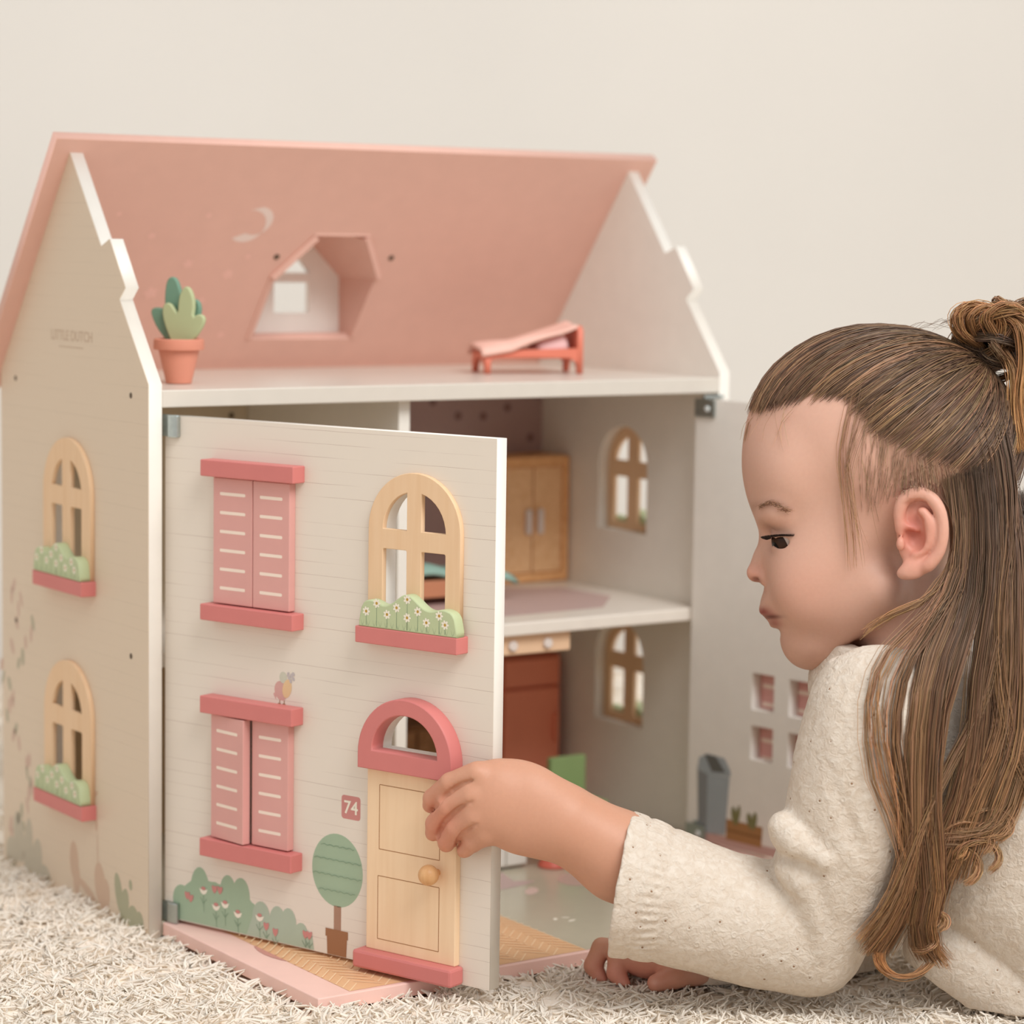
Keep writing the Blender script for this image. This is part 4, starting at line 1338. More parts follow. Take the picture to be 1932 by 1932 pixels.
for x, y, l, w in ((1434, 957, 30, .6), (1442, 953, 52, .8), (1458, 950, 72, .75), (1476, 954, 92, .5)):
    tint((132, 92, 68), 1.1 * w * fld(Vm, x, y, l, (15, 8, 26)))
tint((206, 138, 112), 0.35 * fld(Vm, 1470, 990, 75, (34, 16, 40)))
tint((208, 154, 126), np.clip((C(1330, 1600)[0] - BV[:, 0]) / 60, 0, 1))  # forearms and hands warmer: bounce light from the wood painted into the skin
# hands a little redder at the fingers
tint((222, 138, 114), 0.55 * fld(BV, 835, 1555, 140, (45, 70, 80)))
tint((226, 150, 132), 0.8 * fld(BV, 1190, 1840, -60, (110, 40, 120)))
for x, y, l in ((1234, 1853, 6),):
    tint((240, 186, 168), 0.8 * fld(BV, x, y, l, (9, 7, 8)))
# scalp under the hair
def seg_side(V, pts):
    """signed height above a polyline given in photo pixels (positive = above / behind it)"""
    q = np.array([C(x, y, 120)[:2] for x, y in pts])
    return np.interp(V[:, 0], q[:, 0], q[:, 1]) - V[:, 1]
hl = [(1380, 760), (1440, 778), (1520, 748), (1580, 752), (1640, 850), (1670, 900), (1690, 930), (1700, 930), (1790, 950), (1800, 1120), (1900, 1160), (2100, 1160)]
hs = seg_side(BV, hl)
headm = (BV[:, 1] < C(1700, 1180)[1]) & (BV[:, 0] > C(1400, 1000)[0])
w_sc = np.clip(hs / 55 + 0.12, 0, 1) * headm
temple = np.clip(1 - np.hypot((BV[:, 0] - C(1690, 880, 150)[0]) / 130, (BV[:, 1] - C(1690, 880, 150)[1]) / 70), 0, 1)
tint((150, 112, 86), w_sc * (1 - 0.45 * np.clip(temple * 2, 0, 1)))

ks = NT('skin', 0.48, 0.35)
va = ks.n('ShaderNodeAttribute'); va.attribute_name = 'tone'
ns = ks.n('ShaderNodeTexNoise', i_Scale=420.0, i_Detail=3.0)
ks.l(ks.coord(), ns.inputs['Vector'])
mx = ks.n('ShaderNodeMix', data_type='RGBA', blend_type='MULTIPLY'); mx.inputs['Factor'].default_value = 0.10
ks.l(va.outputs['Color'], mx.inputs['A']); ks.l(ks.ramp(ns.outputs[0], [(0.3, (215, 205, 200)), (0.7, (255, 255, 255))]), mx.inputs['B'])
ks.l(mx.outputs['Result'], ks.b.inputs['Base Color'])
ks.b.inputs['Subsurface Weight'].default_value = 0.18
ks.b.inputs['Subsurface Radius'].default_value = (1.0, 0.35, 0.2)
ks.b.inputs['Subsurface Scale'].default_value = 0.004
ks.bump(ns.outputs[0], 0.06, 0.0004)
base_w = Matrix.Translation(tuple(to_world(C(1900, 1860)[None, :])[0]))
person = fast_mesh('person', to_world(BV) - np.array(base_w.translation), BF, ks.m, None, base_w,
                   attrs={'tone': ('FLOAT_COLOR', np.concatenate([skin, np.ones((len(skin), 1))], 1))},
                   label='small child in a cream blouse leaning on the rug and holding the open dollhouse panel', cat='person')
# ---- eyes
kE = NT('eye', 0.22, 0.2)
tc = kE.n('ShaderNodeTexCoord'); sx = kE.n('ShaderNodeSeparateXYZ'); kE.l(tc.outputs['Object'], sx.inputs[0])
kE.l(kE.ramp(sx.outputs['Z'], [(0.0, (235, 222, 212)), (0.58, (206, 188, 178)), (0.61, (52, 32, 22)), (0.93, (64, 40, 27)), (0.945, (14, 10, 8)), (1.0, (14, 10, 8))]), kE.b.inputs['Base Color'])
gaze = (-PX * 0.80 + PY * 0.42 - PV * 0.42)
for s in (1, -1):
    e = C(1489, 1020, 70)
    if s < 0:
        e = mir(e)
    w0 = to_world(e[None, :])[0]
    gz = Vector(tuple(gaze if s > 0 else gaze + 2 * PV * 0.30 * 0.6)).normalized()
    mwE = Matrix.Translation(tuple(w0)) @ gz.to_track_quat('Z', 'Y').to_matrix().to_4x4() @ Matrix.Scale(33.2 * S0, 4)
    bm = bmesh.new(); bmesh.ops.create_uvsphere(bm, u_segments=40, v_segments=28, radius=1.0)
    from_bm('eye', bm, kE.m, person, mwE, smooth=True, label='dark brown eye looking down')
# ---- upper lashes
lash, lr = [], []
for s in (1, -1):
    e = C(1489, 1020, 70)
    for i in range(60):
        t = i / 59
        # lid edge runs from the inner corner in front round to the outer corner at the side
        ang = math.radians(-18 + 122 * t)
        base = e + np.array([-35.2 * math.cos(ang), -6.5 - 3 * math.sin(ang), 35.2 * math.sin(ang) + 1])
        out = np.array([-math.cos(ang), 0.05, math.sin(ang)])
        ln = 12 + 6 * t + random.uniform(-2, 2)
        p1 = base + out * ln * .5 + np.array([-2, 2.5, 0]); p2 = base + out * ln + np.array([-4, 0.5 - 2 * t, 0])
        q = np.stack([base, p1, p2])
        if s < 0:
            q[:, 2] = 2 * HC - q[:, 2]
        lash.append(q); lr.append([1.7, 1.2, .4])
LV, LF = strands_mesh(to_world(np.array(lash).reshape(-1, 3)).reshape(-1, 3, 3), np.array(lr) * S0)
M_lash = paint('lash_brown', (38, 26, 20), 0.6)
fast_mesh('eyelashes', LV, LF, M_lash, person, None, label='dark eyelashes')

# ------------------------------------------------------------------ blouse
bl = Sculpt(C(1080, 1130, 0)[:2].tolist() + [-330], C(2480, 1990, 0)[:2].tolist() + [345], 4.3)
T_ = bl
T_.chain([C(1705, 1335, -10), C(1850, 1470), C(2000, 1560), C(2300, 1680), C(2460, 1720)], [158, 205, 232, 225, 215], k=50)
T_.chain([C(1880, 1640, 30), C(2060, 1760, 30), C(2350, 1900, 20)], [165, 190, 200], k=40)
T_.half(C(1745, 1812, 0), (-0.455, 0.89, 0), C(1600, 1600)[:2].tolist() + [-330], C(2480, 1990)[:2].tolist() + [345], 8)
T_.chain([C(1800, 1790, 40), C(2050, 1930, 40), C(2350, 2060, 40)], [95, 130, 140], k=0)
T_.half(C(1780, 1862, 0), (-0.6, 0.8, 0), C(1690, 1740)[:2].tolist() + [-330], C(2480, 1990)[:2].tolist() + [345], 6)
T_.chain([C(1762, 1826, 175), C(1850, 1872, 178), C(1960, 1930, 178)], [4, 5, 5], k=5, op='s')
T_.cone(C(1755, 1345, -185), C(1672, 1335, 165), 96, 108, k=60)
up = cat([(1650, 1335, 195, 116), (1622, 1450, 185, 116), (1592, 1590, 160, 112), (1528, 1772, 100, 102)], 3)
T_.chain([C(*q[:3]) for q in up], [q[3] for q in up], k=20, k0=40)
fo = cat([(1524, 1768, 100, 103), (1430, 1742, 108, 112), (1320, 1712, 120, 112), (1230, 1684, 132, 120), (1140, 1660, 145, 134)], 3)
T_.chain([C(*q[:3]) for q in fo], [q[3] for q in fo], k=16)
ri = cat([(1770, 1380, -200, 104), (1670, 1620, -205, 100), (1570, 1780, -185, 96)], 3)
T_.chain([C(*q[:3]) for q in ri], [q[3] for q in ri], k=30)
rf_ = cat([(1570, 1782, -185, 92), (1430, 1800, -130, 84), (1330, 1806, -90, 78)], 3)
T_.chain([C(*q[:3]) for q in rf_], [q[3] for q in rf_], k=16)
T_.cone(C(1648, 1290, 0), C(1684, 1170, 0), 122, 120, k=24)                          # funnel neck
# folds in the crook of the elbow
T_.chain([C(1478, 1560, 215), C(1500, 1585, 235), C(1555, 1625, 262)], [26, 24, 14], k=18)
T_.chain([C(1486, 1640, 205), C(1518, 1668, 222), C(1545, 1730, 212), C(1550, 1790, 196)], [24, 22, 20, 12], k=16)
T_.ell(C(1478, 1570, 190), (26, 38, 46), rot=-0.2, k=16)
T_.chain([C(1503, 1550, 262), C(1532, 1578, 278), C(1566, 1604, 284)], [7, 10, 4], k=12, op='s')
T_.chain([C(1496, 1622, 240), C(1530, 1650, 262), C(1556, 1700, 262), C(1560, 1765, 236)], [7, 10, 9, 4], k=12, op='s')
T_.chain([C(1478, 1655, 232), C(1483, 1690, 240)], [7, 4], k=8, op='s')
for pts in ([(1640, 1250, 300), (1600, 1330, 315), (1570, 1420, 310)], [(1690, 1300, 320), (1650, 1420, 325), (1610, 1520, 310)], [(1420, 1660, 240), (1380, 1740, 258), (1300, 1790, 240)],
            [(1330, 1640, 240), (1290, 1720, 264), (1230, 1770, 262)], [(1930, 1610, 250), (1850, 1740, 245), (1800, 1800, 200)], [(1960, 1700, 250), (1880, 1800, 230), (1850, 1840, 190)],
            [(1560, 1450, 300), (1600, 1560, 300), (1640, 1640, 280)]):
    T_.chain([C(*q) for q in pts], [4, 6, 3], k=22, op='s')
# cuffs and neck are cut and hollowed
T_.half(C(1171, 1668, 145), (-0.98, -0.17, 0), C(1000, 1450)[:2].tolist() + [-60], C(1250, 1900)[:2].tolist() + [340], 2)
T_.chain([C(1120, 1655, 147), C(1215, 1680, 134), C(1270, 1696, 128)], [124, 110, 96], k=4, op='s')
T_.half(C(1300, 1806, -90), (-0.99, -0.1, 0), C(1180, 1650)[:2].tolist() + [-320], C(1330, 1940)[:2].tolist() + [-20], 2)
T_.chain([C(1260, 1808, -85), C(1350, 1806, -95)], [66, 62], k=3, op='s')
T_.half(C(1640, 1203, 0), (0.03, -1.0, 0.22), C(1450, 1080)[:2].tolist() + [-200], C(1950, 1290)[:2].tolist() + [200], 2)
T_.cone(C(1704, 1150, 0), C(1690, 1255, 0), 108, 100, k=3, op='s')
T_.carve(C(1080, 1740, 0)[:2].tolist() + [-330], C(2480, 1990, 0)[:2].tolist() + [345], lambda W_: W_[:, 2] + .0050)
TV, TF = bl.mesh()
TV = relax(TV, TF, 1, 0.4)
TN = vnormals(TV, TF)
def wob(V, f, ph):
    r_ = np.zeros(len(V)); g_ = np.random.default_rng(ph)
    for _ in range(7):
        d_ = g_.normal(size=3); d_ /= np.linalg.norm(d_)
        w_ = np.sin(V @ (d_ * f * g_.uniform(.6, 1.4)) + g_.uniform(0, 6) + 1.6 * np.sin(V @ (g_.normal(size=3) * f * .45)))
        r_ += w_
    return r_ / 7
disp = 3.2 * wob(TV, 0.030, 1) + 1.7 * wob(TV, 0.085, 2) + 0.9 * wob(TV, 0.20, 3)
# gathered band above the cuff
ca_ = C(1171, 1668, 145); cd_ = np.array([0.98, 0.17, -0.06]); cd_ /= np.linalg.norm(cd_)
rel = TV - ca_
sd_ = rel @ cd_
pe_ = rel - sd_[:, None] * cd_
th_ = np.arctan2(pe_[:, 2], pe_[:, 1])
near_ = (np.linalg.norm(pe_, axis=1) < 175) & (sd_ > -6) & (sd_ < 140) & (TV[:, 2] > 0)
bandw = np.exp(-((sd_ - 58) / 20) ** 2) * near_
disp = disp * (1 - 0.6 * bandw) + bandw * 1.7 * np.sin(th_ * 44 + 0.6 * np.sin(th_ * 9)) - 3.0 * near_ * np.exp(-((sd_ - 36) / 4.5) ** 2) - 2.4 * near_ * np.exp(-((sd_ - 82) / 6) ** 2)
TV = TV + TN * disp[:, None]
kc = NT('cotton_eyelet', 0.9, 0.15)
cv = kc.coord()
n1 = kc.n('ShaderNodeTexNoise', i_Scale=230.0, i_Detail=4.0, i_Distortion=0.9); kc.l(cv, n1.inputs['Vector'])
n2 = kc.n('ShaderNodeTexNoise', i_Scale=900.0, i_Detail=2.0); kc.l(cv, n2.inputs['Vector'])
vo = kc.n('ShaderNodeTexVoronoi', i_Scale=105.0, i_Randomness=0.9); kc.l(cv, vo.inputs['Vector'])
hole_ = kc.ramp(vo.outputs['Distance'], [(0.0, (1, 1, 1, 1)), (0.070, (1, 1, 1, 1)), (0.090, (0, 0, 0, 1)), (1.0, (0, 0, 0, 1))])
ring_ = kc.ramp(vo.outputs['Distance'], [(0.0, (0, 0, 0, 1)), (0.12, (0, 0, 0, 1)), (0.17, (1, 1, 1, 1)), (0.28, (0, 0, 0, 1))])
vo2 = kc.n('ShaderNodeTexVoronoi', i_Scale=110.0); kc.l(cv, vo2.inputs['Vector'])
ad = kc.n('ShaderNodeMath', operation='MULTIPLY_ADD'); kc.l(n2.outputs[0], ad.inputs[0]); ad.inputs[1].default_value = 0.22; kc.l(n1.outputs[0], ad.inputs[2])
ad2 = kc.n('ShaderNodeMath', operation='MULTIPLY_ADD'); kc.l(ring_, ad2.inputs[0]); ad2.inputs[1].default_value = 0.25; kc.l(ad.outputs[0], ad2.inputs[2])
kc.bump(ad2.outputs[0], 0.55, 0.0022)
basec = kc.ramp(n1.outputs[0], [(0.3, (212, 196, 178)), (0.7, (225, 214, 200))])
mxh = kc.n('ShaderNodeMix', data_type='RGBA'); kc.l(hole_, mxh.inputs['Factor']); kc.l(basec, mxh.inputs['A']); mxh.inputs['B'].default_value = lin((150, 118, 92))
kc.l(mxh.outputs['Result'], kc.b.inputs['Base Color'])
blouse = fast_mesh('blouse', to_world(TV), TF, kc.m, person, None, label='cream cotton blouse with pin-hole embroidery and a funnel neck')
# cuff seam: a narrow band near the sleeve end
# ------------------------------------------------------------------ hair
HR = np.random.default_rng(5)
CC = C(1662, 846); CR = np.array([258.0, 218.0, 196.0]); CA = 0.18
_c, _s = math.cos(CA), math.sin(CA)
def to_sph(p):
    d = np.asarray(p) - CC
    u = d[..., 0] * _c + d[..., 1] * _s; v = -d[..., 0] * _s + d[..., 1] * _c
    return np.stack([u / CR[0], v / CR[1], d[..., 2] / CR[2]], -1)
def from_sph(q):
    u, v, w = q[..., 0] * CR[0], q[..., 1] * CR[1], q[..., 2] * CR[2]
    return np.stack([u * _c - v * _s, u * _s + v * _c, w], -1) + CC
# front depth of body and blouse, so that falling hair lies on top of them
def front_map(sc, lim=2.0):
    ins = sc.g < lim
    has = ins.any(2)
    top = sc.n[2] - 1 - np.argmax(ins[:, :, ::-1], axis=2)
    return np.where(has, sc.lo[2] + top * sc.h, -400.0)
FMB, FMT = front_map(body), front_map(bl)
def front(P):
    r_ = np.full(P.shape[:-1], -400.0)
    for sc, fm in ((body, FMB), (bl, FMT)):
        i = np.round((P[..., 0] - sc.lo[0]) / sc.h).astype(int); j = np.round((P[..., 1] - sc.lo[1]) / sc.h).astype(int)
        ok = (i >= 0) & (j >= 0) & (i < sc.n[0]) & (j < sc.n[1])
        r_[ok] = np.maximum(r_[ok], fm[i[ok], j[ok]])
    return r_
HP, HRAD, HC0 = [], [], []                                        # paths, radii, (root, tip) colours
HM = 14
def add(paths, rad, c0, c1, jit=0.16, tip=0.35):
    n = len(paths)
    HP.append(paths)
    prof = np.ones(HM); prof[0] = .3; prof[1] = .7; prof[-4:] = np.linspace(1, tip, 4)
    HRAD.append(np.broadcast_to(rad * prof, (n, HM)) * HR.uniform(.75, 1.25, (n, 1)))
    t = np.linspace(0, 1, HM)[None, :, None]
    col = np.array(lin(c0)[:3]) * (1 - t) + np.array(lin(c1)[:3]) * t
    col = col * 0.92 * np.exp(HR.normal(0, jit, (n, 1, 1))) * np.exp(HR.normal(0, 0.05, (n, 1, 3)))
    HC0.append(np.clip(col, 0, 1))
def resample(P_, m=HM):
    """rows of polylines (n, k, 3) -> smooth (n, m, 3)"""
    P_ = np.asarray(P_, float); n, k_, _ = P_.shape
    t = np.linspace(0, k_ - 1, m); i = np.minimum(t.astype(int), k_ - 2); f = (t - i)[None, :, None]
    p0 = P_[:, np.maximum(i - 1, 0)]; p1 = P_[:, i]; p2 = P_[:, i + 1]; p3 = P_[:, np.minimum(i + 2, k_ - 1)]
    return 0.5 * (2 * p1 + (p2 - p0) * f + (2 * p0 - 5 * p1 + 4 * p2 - p3) * f ** 2 + (3 * p1 - p0 - 3 * p2 + p3) * f ** 3)
def arcs(A_, B2, lift0, lift1, sag=0.0):
    """great arcs over the skull from A to B"""
    a = to_sph(A_); b = to_sph(B2)
    ra, rb = np.linalg.norm(a, axis=1, keepdims=True), np.linalg.norm(b, axis=1, keepdims=True)
    a /= ra; b /= rb
    om = np.arccos(np.clip((a * b).sum(1), -1, 1))[:, None]
    t = np.linspace(0, 1, HM)[None, :]
    so = np.sin(om) + 1e-6
    q = (np.sin((1 - t) * om) / so)[..., None] * a[:, None] + (np.sin(t * om) / so)[..., None] * b[:, None]
    q /= np.linalg.norm(q, axis=2, keepdims=True)
    r_ = 1 + lift0 + (lift1 - lift0) * np.sin(np.pi * t * .62)
    return from_sph(q * r_[..., None])
BUN = C(1872, 668, 0)
# hairline of the near side from the middle of the forehead to above the ear, then the parting behind the temple
HLN = np.array(cat([(1434, 772, 0), (1442, 776, 45), (1462, 768, 85), (1500, 752, 122), (1548, 742, 150), (1592, 744, 168), (1622, 782, 184), (1668, 826, 196), (1730, 856, 196), (1800, 880, 176), (1860, 905, 140), (1900, 915, 70)], 8))
def on_hairline(n, lo=0.0, hi=1.0):
    t = HR.uniform(lo, hi, n) * (len(HLN) - 1); i = np.minimum(t.astype(int), len(HLN) - 2); f = (t - i)[:, None]
    q = HLN[i] * (1 - f) + HLN[i + 1] * f
    return np.array([C(*v) for v in q])
def mirr(P_):
    P_ = P_.copy(); P_[..., 2] = 2 * HC - P_[..., 2]
    return P_
BR0, BR1 = (122, 92, 68), (104, 78, 58)
for side in (0, 1):
    n = 2600 if side == 0 else 900
    A_ = on_hairline(n)
    tgt = BUN + HR.normal(0, 1, (n, 3)) * np.array([9, 12, 16])
    # many strands begin part of the way up so that the crown is covered evenly
    f = np.where(HR.random(n) < .55, 0, HR.random(n) ** 1.2 * .75)
    a = to_sph(A_); b = to_sph(tgt); a /= np.linalg.norm(a, axis=1, keepdims=True); b /= np.linalg.norm(b, axis=1, keepdims=True)
    m_ = a * (1 - f[:, None]) + b * f[:, None]; m_ /= np.linalg.norm(m_, axis=1, keepdims=True)
    A2 = from_sph(m_)
    lo_ = HR.uniform(.010, .026, n)[:, None]; hi_ = HR.uniform(.028, .072, n)[:, None]
    P_ = arcs(A2 + HR.normal(0, 7.0, A2.shape), tgt, lo_, hi_)
    P_ += HR.normal(0, 0.9, (n, 1, 3)) + np.cumsum(HR.normal(0, .45, P_.shape), 1)
    # light streaks run in bundles
    ph = A_[:, 0] * .11 + A_[:, 1] * .17 + HR.normal(0, .35, n)
    g_ = (np.sin(ph) + np.sin(ph * 2.7 + 1)) * .25 + .5
    P_ = P_ if side == 0 else mirr(P_)
    for lo__, hi__, c0, c1 in ((0, .35, (98, 72, 54), (84, 62, 46)), (.35, .7, (128, 97, 72), (104, 78, 58)), (.7, 1.1, (176, 138, 102), (130, 98, 72))):
        k_ = (g_ + HR.normal(0, .18, n) >= lo__ if lo__ else np.ones(n, bool))
        k_ = k_ & (g_ < hi__ + .0)
        if lo__ == 0:
            k_ = g_ < hi__
        if k_.any():
            add(P_[k_], 1.0, c0, c1)
# temple: short fine hair lying back and down over the skin
n = 760
tx, ty = 1600 + 200 * HR.beta(2.2, 1.15, n), HR.uniform(770, 940, n)
ylo = np.interp(tx, [1588, 1625, 1668, 1730, 1800], [760, 792, 838, 868, 892])
yhi = np.interp(tx, [1588, 1610, 1650, 1700, 1740, 1800], [850, 900, 945, 935, 915, 930])
k_ = (ty > ylo - 26) & (ty < yhi)
tx, ty = tx[k_], ty[k_]; n = len(tx)
roots = np.array([C(x, y, 190) for x, y in zip(tx, ty)])
d_ = to_sph(roots); 
wz = np.sqrt(np.maximum(0.02, 1 - d_[:, 0] ** 2 - d_[:, 1] ** 2)); d_[:, 2] = wz
roots = from_sph(d_)
ln = np.minimum(HR.uniform(22, 70, n), np.interp(tx, [1588, 1650, 1690, 1800], [150, 992, 926, 922]) * 0 + np.interp(tx, [1588, 1640, 1685, 1740, 1800], [930, 985, 930, 918, 935]) - ty + HR.uniform(-6, 10, n))
ln = np.maximum(ln, 10)
dirx = np.interp(tx, [1588, 1640, 1700, 1800], [0.10, 0.0, -0.12, 0.35]) + HR.normal(0, .12, n)
ends = roots + np.stack([dirx * ln, ln, np.zeros(n)], 1)
de = to_sph(ends); rr_ = np.hypot(de[:, 0], de[:, 1]); de[:, 2] = np.sqrt(np.maximum(.03, 1 - np.minimum(rr_, .98) ** 2))
P_ = arcs(roots, from_sph(de), np.full((n, 1), .006), HR.uniform(.010, .022, n)[:, None])
P_[..., 2] = np.maximum(P_[..., 2], front(P_) + 2)
add(P_, .42, (158, 124, 98), (196, 158, 130), .14)
# front wisps and side-burn lock
def guide(pts, n, w, c0, c1, rad=.85, sprL=8, wave=0.0, tip=.35, spread_end=1.0, over=True, jit=.16, wl=3.0):
    g_ = np.array([C(*p) for p in pts])
    k = len(g_)
    t = np.linspace(0, 1, k)[None, :, None]
    off = HR.normal(0, 1, (n, 1, 3)) * np.array([w, w * .45, sprL])
    off2 = HR.normal(0, 1, (n, 1, 3)) * np.array([w, w * .6, sprL])
    P_ = g_[None] + off * (1 - .55 * t) + off2 * t * spread_end
    P_ = resample(P_)
    tt = np.linspace(0, 1, HM)[None, :]
    if wave:
        ph = HR.normal(0, .5, (n, 1)) + HR.uniform(0, 6)
        P_[..., 0] += wave * np.sin(tt * 2 * np.pi * wl + ph) * tt
        P_[..., 1] += wave * .3 * np.cos(tt * 2 * np.pi * wl + ph) * tt
        P_[..., 2] += wave * .5 * np.cos(tt * 2 * np.pi * wl + ph) * tt
    P_ += np.cumsum(HR.normal(0, .35, P_.shape), 1)
    if over:
        ec = C(1739, 1008, 205)                                   # hair falls behind the near ear
        dy = np.clip((P_[..., 1] - ec[1]) / 92, -1, 1)
        hw = 56 * np.sqrt(1 - dy ** 2)
        inside_ear = (np.abs(P_[..., 0] - ec[0]) < hw) & (np.abs(dy) < 1) & (P_[:, :1, 0] > ec[0])
        P_[..., 0] = np.where(inside_ear, ec[0] + hw + 1.5, P_[..., 0])
        P_[..., 2] = np.maximum(P_[..., 2], front(P_) + 3 + np.abs(off[..., 2]) * .8)
    add(P_, rad, c0, c1, jit, tip)
GOLD, GOLD2, MID, DRK = (192, 146, 102), (164, 120, 82), (132, 102, 78), (92, 72, 58)
guide([(1612, 735, 172), (1588, 850, 178), (1596, 930, 176), (1606, 1000, 172), (1613, 1070, 160)], 15, 11, (170, 128, 94), (206, 156, 118), .55, 3)
guide([(1640, 765, 184), (1606, 880, 190), (1612, 960, 186), (1628, 1030, 176)], 14, 13, (160, 122, 92), (200, 152, 116), .42, 3)
guide([(1440, 775, 10), (1418, 800, 14), (1409, 835, 16)], 26, 6, (170, 128, 94), (190, 150, 116), .45, 14, over=False)
guide([(1480, 770, 90), (1460, 800, 96), (1450, 840, 98)], 7, 22, (190, 146, 114), (210, 166, 134), .4, 6)
# loose hair: from behind the ear and the back of the head, down over shoulder and back
LOCKS = [
    # points, count, width, colours
    ([(1805, 900, 180), (1815, 1020, 190), (1800, 1130, 205), (1762, 1230, 260), (1738, 1340, 300), (1730, 1480, 300), (1726, 1610, 280), (1700, 1710, 250), (1650, 1790, 220)], 620, 15, MID, GOLD2),
    ([(1830, 890, 170), (1838, 1020, 185), (1826, 1140, 210), (1790, 1260, 262), (1752, 1390, 285), (1742, 1540, 285), (1752, 1660, 262), (1735, 1760, 240), (1762, 1812, 220)], 460, 14, DRK, GOLD2),
    ([(1860, 880, 150), (1872, 1010, 178), (1868, 1140, 205), (1850, 1270, 235), (1838, 1400, 245), (1812, 1520, 250), (1778, 1610, 250), (1752, 1690, 246), (1738, 1740, 236)], 560, 17, DRK, GOLD2),
    ([(1890, 900, 130), (1905, 1030, 165), (1908, 1160, 200), (1905, 1290, 222), (1890, 1400, 240), (1850, 1500, 250), (1812, 1590, 250), (1790, 1660, 246)], 520, 19, DRK, GOLD2),
    ([(1915, 930, 90), (1945, 1060, 140), (1955, 1200, 180), (1945, 1330, 215), (1920, 1440, 235), (1888, 1530, 246), (1850, 1570, 252), (1800, 1575, 252)], 460, 20, DRK, GOLD),
    ([(1850, 760, 120), (1880, 880, 150), (1890, 1010, 175), (1880, 1140, 205), (1880, 1280, 225), (1905, 1420, 235), (1935, 1500, 235)], 420, 20, DRK, GOLD2),
    ([(1790, 930, 188), (1796, 1010, 196), (1788, 1080, 206), (1752, 1128, 222), (1706, 1150, 226), (1672, 1168, 215), (1640, 1190, 205)], 16, 14, MID, GOLD),
    ([(1796, 960, 190), (1798, 1050, 202), (1770, 1130, 225), (1712, 1190, 255), (1660, 1250, 300), (1638, 1340, 320), (1650, 1460, 315), (1690, 1570, 300), (1712, 1660, 270)], 34, 20, MID, GOLD),
    ([(1800, 980, 190), (1800, 1080, 205), (1760, 1170, 240), (1708, 1260, 300), (1690, 1380, 316), (1706, 1500, 310), (1722, 1600, 290)], 60, 12, MID, GOLD2),
    ([(1880, 1200, 225), (1850, 1330, 240), (1795, 1440, 262), (1740, 1560, 290), (1690, 1690, 262), (1630, 1770, 230)], 90, 12, MID, GOLD),
]
for pts, n, w, c0, c1 in LOCKS:
    # each lock is a handful of clumps that part and meet again
    for q in range(7):
        o_ = HR.normal(0, 1, 3) * np.array([w * .75, w * .3, 7])
        e_ = HR.normal(0, 1, 3) * np.array([w * .9, w * .4, 7])
        m_ = len(pts) - 1
        gp = [tuple(np.array(p) + o_ * (1 - i / m_) + e_ * (i / m_)) for i, p in enumerate(pts)]
        fcol = HR.uniform(.82, 1.18)
        guide(gp, max(3, n // 8), w * .42, tuple(v * fcol for v in c0), tuple(min(235, v * fcol) for v in c1), .8, 5, HR.uniform(2, 8), spread_end=1.2, wl=HR.uniform(1.2, 2.2))
# curled ends
def curl(cx, cy, L, r, a0, turns, n, w, c0=GOLD2, c1=GOLD, grow=.6):
    a = np.radians(a0) + np.linspace(0, turns * 2 * np.pi, 9)
    rr2 = r * (1 - grow * np.linspace(0, 1, 9) * .5)
    guide([(cx + q * math.cos(b), cy + q * .8 * math.sin(b), L + 6 * math.sin(2 * b)) for q, b in zip(rr2, a)], n, w, c0, c1, .95, 5, 0)
curl(1830, 1590, 256, 55, 200, .55, 60, 4); curl(1850, 1620, 256, 48, 160, .7, 60, 4); curl(1800, 1640, 256, 60, 250, .45, 70, 5)
curl(1790, 1600, 256, 42, 120, .8, 50, 4, GOLD, (214, 160, 106)); curl(1870, 1560, 254, 46, 210, .6, 50, 4)
curl(1735, 1775, 236, 34, 250, .6, 60, 4); curl(1700, 1800, 226, 60, 20, .45, 60, 5, GOLD, (206, 146, 94)); curl(1760, 1740, 244, 30, 200, .6, 40, 4)
# bun: loose loops above the crown, and its tail
for i in range(34):
    ax_ = HR.normal(0, 1, 3); ax_[2] *= 1.3; ax_ /= np.linalg.norm(ax_)
    e1 = np.cross(ax_, HR.normal(0, 1, 3)); e1 /= np.linalg.norm(e1); e2 = np.cross(ax_, e1)
    ctr = C(1893, 640, 0) + HR.normal(0, 1, 3) * np.array([24, 14, 28])
    r_ = HR.uniform(34, 68)
    th = HR.uniform(0, 6.28) + np.linspace(0, HR.uniform(2.6, 4.6), 9)
    g_ = ctr + (np.cos(th)[:, None] * e1 + np.sin(th)[:, None] * e2) * r_ * np.array([1.0, .95, 1.0])
    n = 46
    P_ = resample(np.repeat(g_[None], n, 0) + HR.normal(0, 3.6, (n, 1, 3)) + HR.normal(0, 1.6, (n, 9, 3)))
    c = [(MID, GOLD2), (GOLD2, GOLD), (DRK, MID)][int(HR.integers(0, 3))]
    add(P_, 1.0, c[0], c[1])
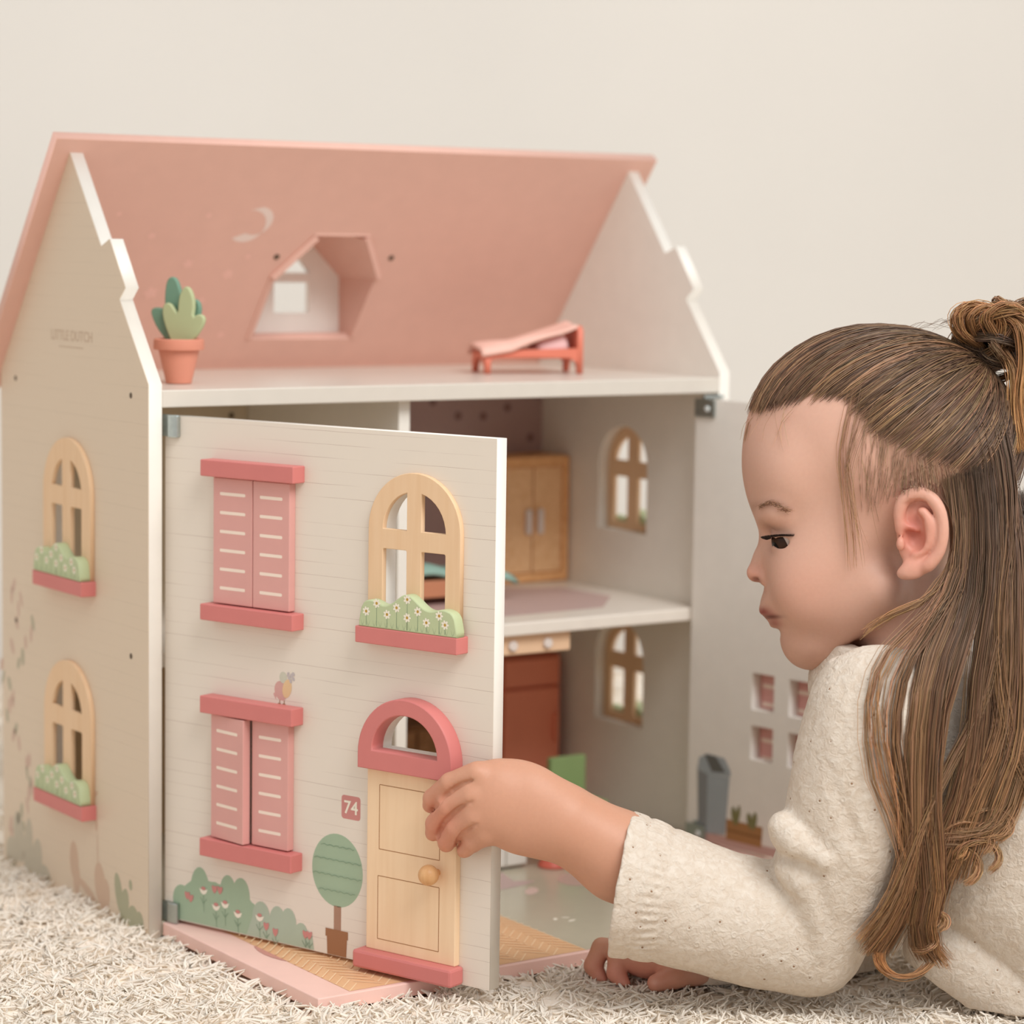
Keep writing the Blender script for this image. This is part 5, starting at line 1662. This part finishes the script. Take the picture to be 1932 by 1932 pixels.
for pts in ([(1850, 655, 30), (1815, 630, 60), (1806, 595, 66), (1835, 574, 60), (1880, 590, 50), (1902, 640, 46)], [(1880, 640, 60), (1862, 600, 80), (1900, 574, 84), (1940, 600, 80), (1950, 660, 70), (1935, 720, 60)],
            [(1900, 600, 66), (1925, 620, 90), (1932, 680, 92), (1925, 750, 96), (1935, 820, 100)], [(1890, 660, 60), (1912, 700, 84), (1915, 770, 96), (1925, 850, 110)], [(1840, 640, 40), (1830, 600, 70), (1860, 580, 72), (1890, 610, 64), (1880, 660, 54)]):
    guide(pts, 90, 6, GOLD2, (206, 152, 98), 1.0, 8, 0, over=False)
# eyebrows
for x0, y0, l0, dx, dy in [(1430 + 52 * t, 960 - 9 * math.sin(math.pi * min(1, t * 1.25)) + 3 * t, 22 + 84 * t, 12, -3 + 5 * t) for t in np.linspace(0, 1, 16)]:
    guide([(x0, y0 + 2, l0), (x0 + dx * .5, y0 + dy * .6, l0 + 10), (x0 + dx, y0 + dy * .5, l0 + 20)], 9, 3.4, (160, 116, 88), (176, 132, 104), .34, 3)
# fly-aways
for _ in range(60):
    a = HR.uniform(1480, 1880); y0 = np.interp(a, [1480, 1600, 1750, 1880], [705, 640, 612, 600])
    guide([(a, y0 + 6, 0), (a + HR.uniform(15, 40), y0 - HR.uniform(2, 14), 0), (a + HR.uniform(40, 90), y0 - HR.uniform(-6, 22), 0)], 1, 1, MID, MID, .35, 30, over=False)
HPc = np.concatenate(HP); HRc = np.concatenate(HRAD); HCc = np.concatenate(HC0)
HV, HF = strands_mesh(to_world(HPc.reshape(-1, 3)).reshape(HPc.shape), HRc * S0)
hc = np.repeat(HCc.reshape(-1, 3), 3, axis=0)
kh = NT('hair_strands', 0.42, 0.45)
ha = kh.n('ShaderNodeAttribute'); ha.attribute_name = 'tone'
kh.l(ha.outputs['Color'], kh.b.inputs['Base Color'])
fast_mesh('hair', HV, HF, kh.m, person, None, attrs={'tone': ('FLOAT_COLOR', np.concatenate([hc, np.ones((len(hc), 1))], 1))}, kind='stuff',
          label='long golden brown hair, the upper half tied up in a loose bun')
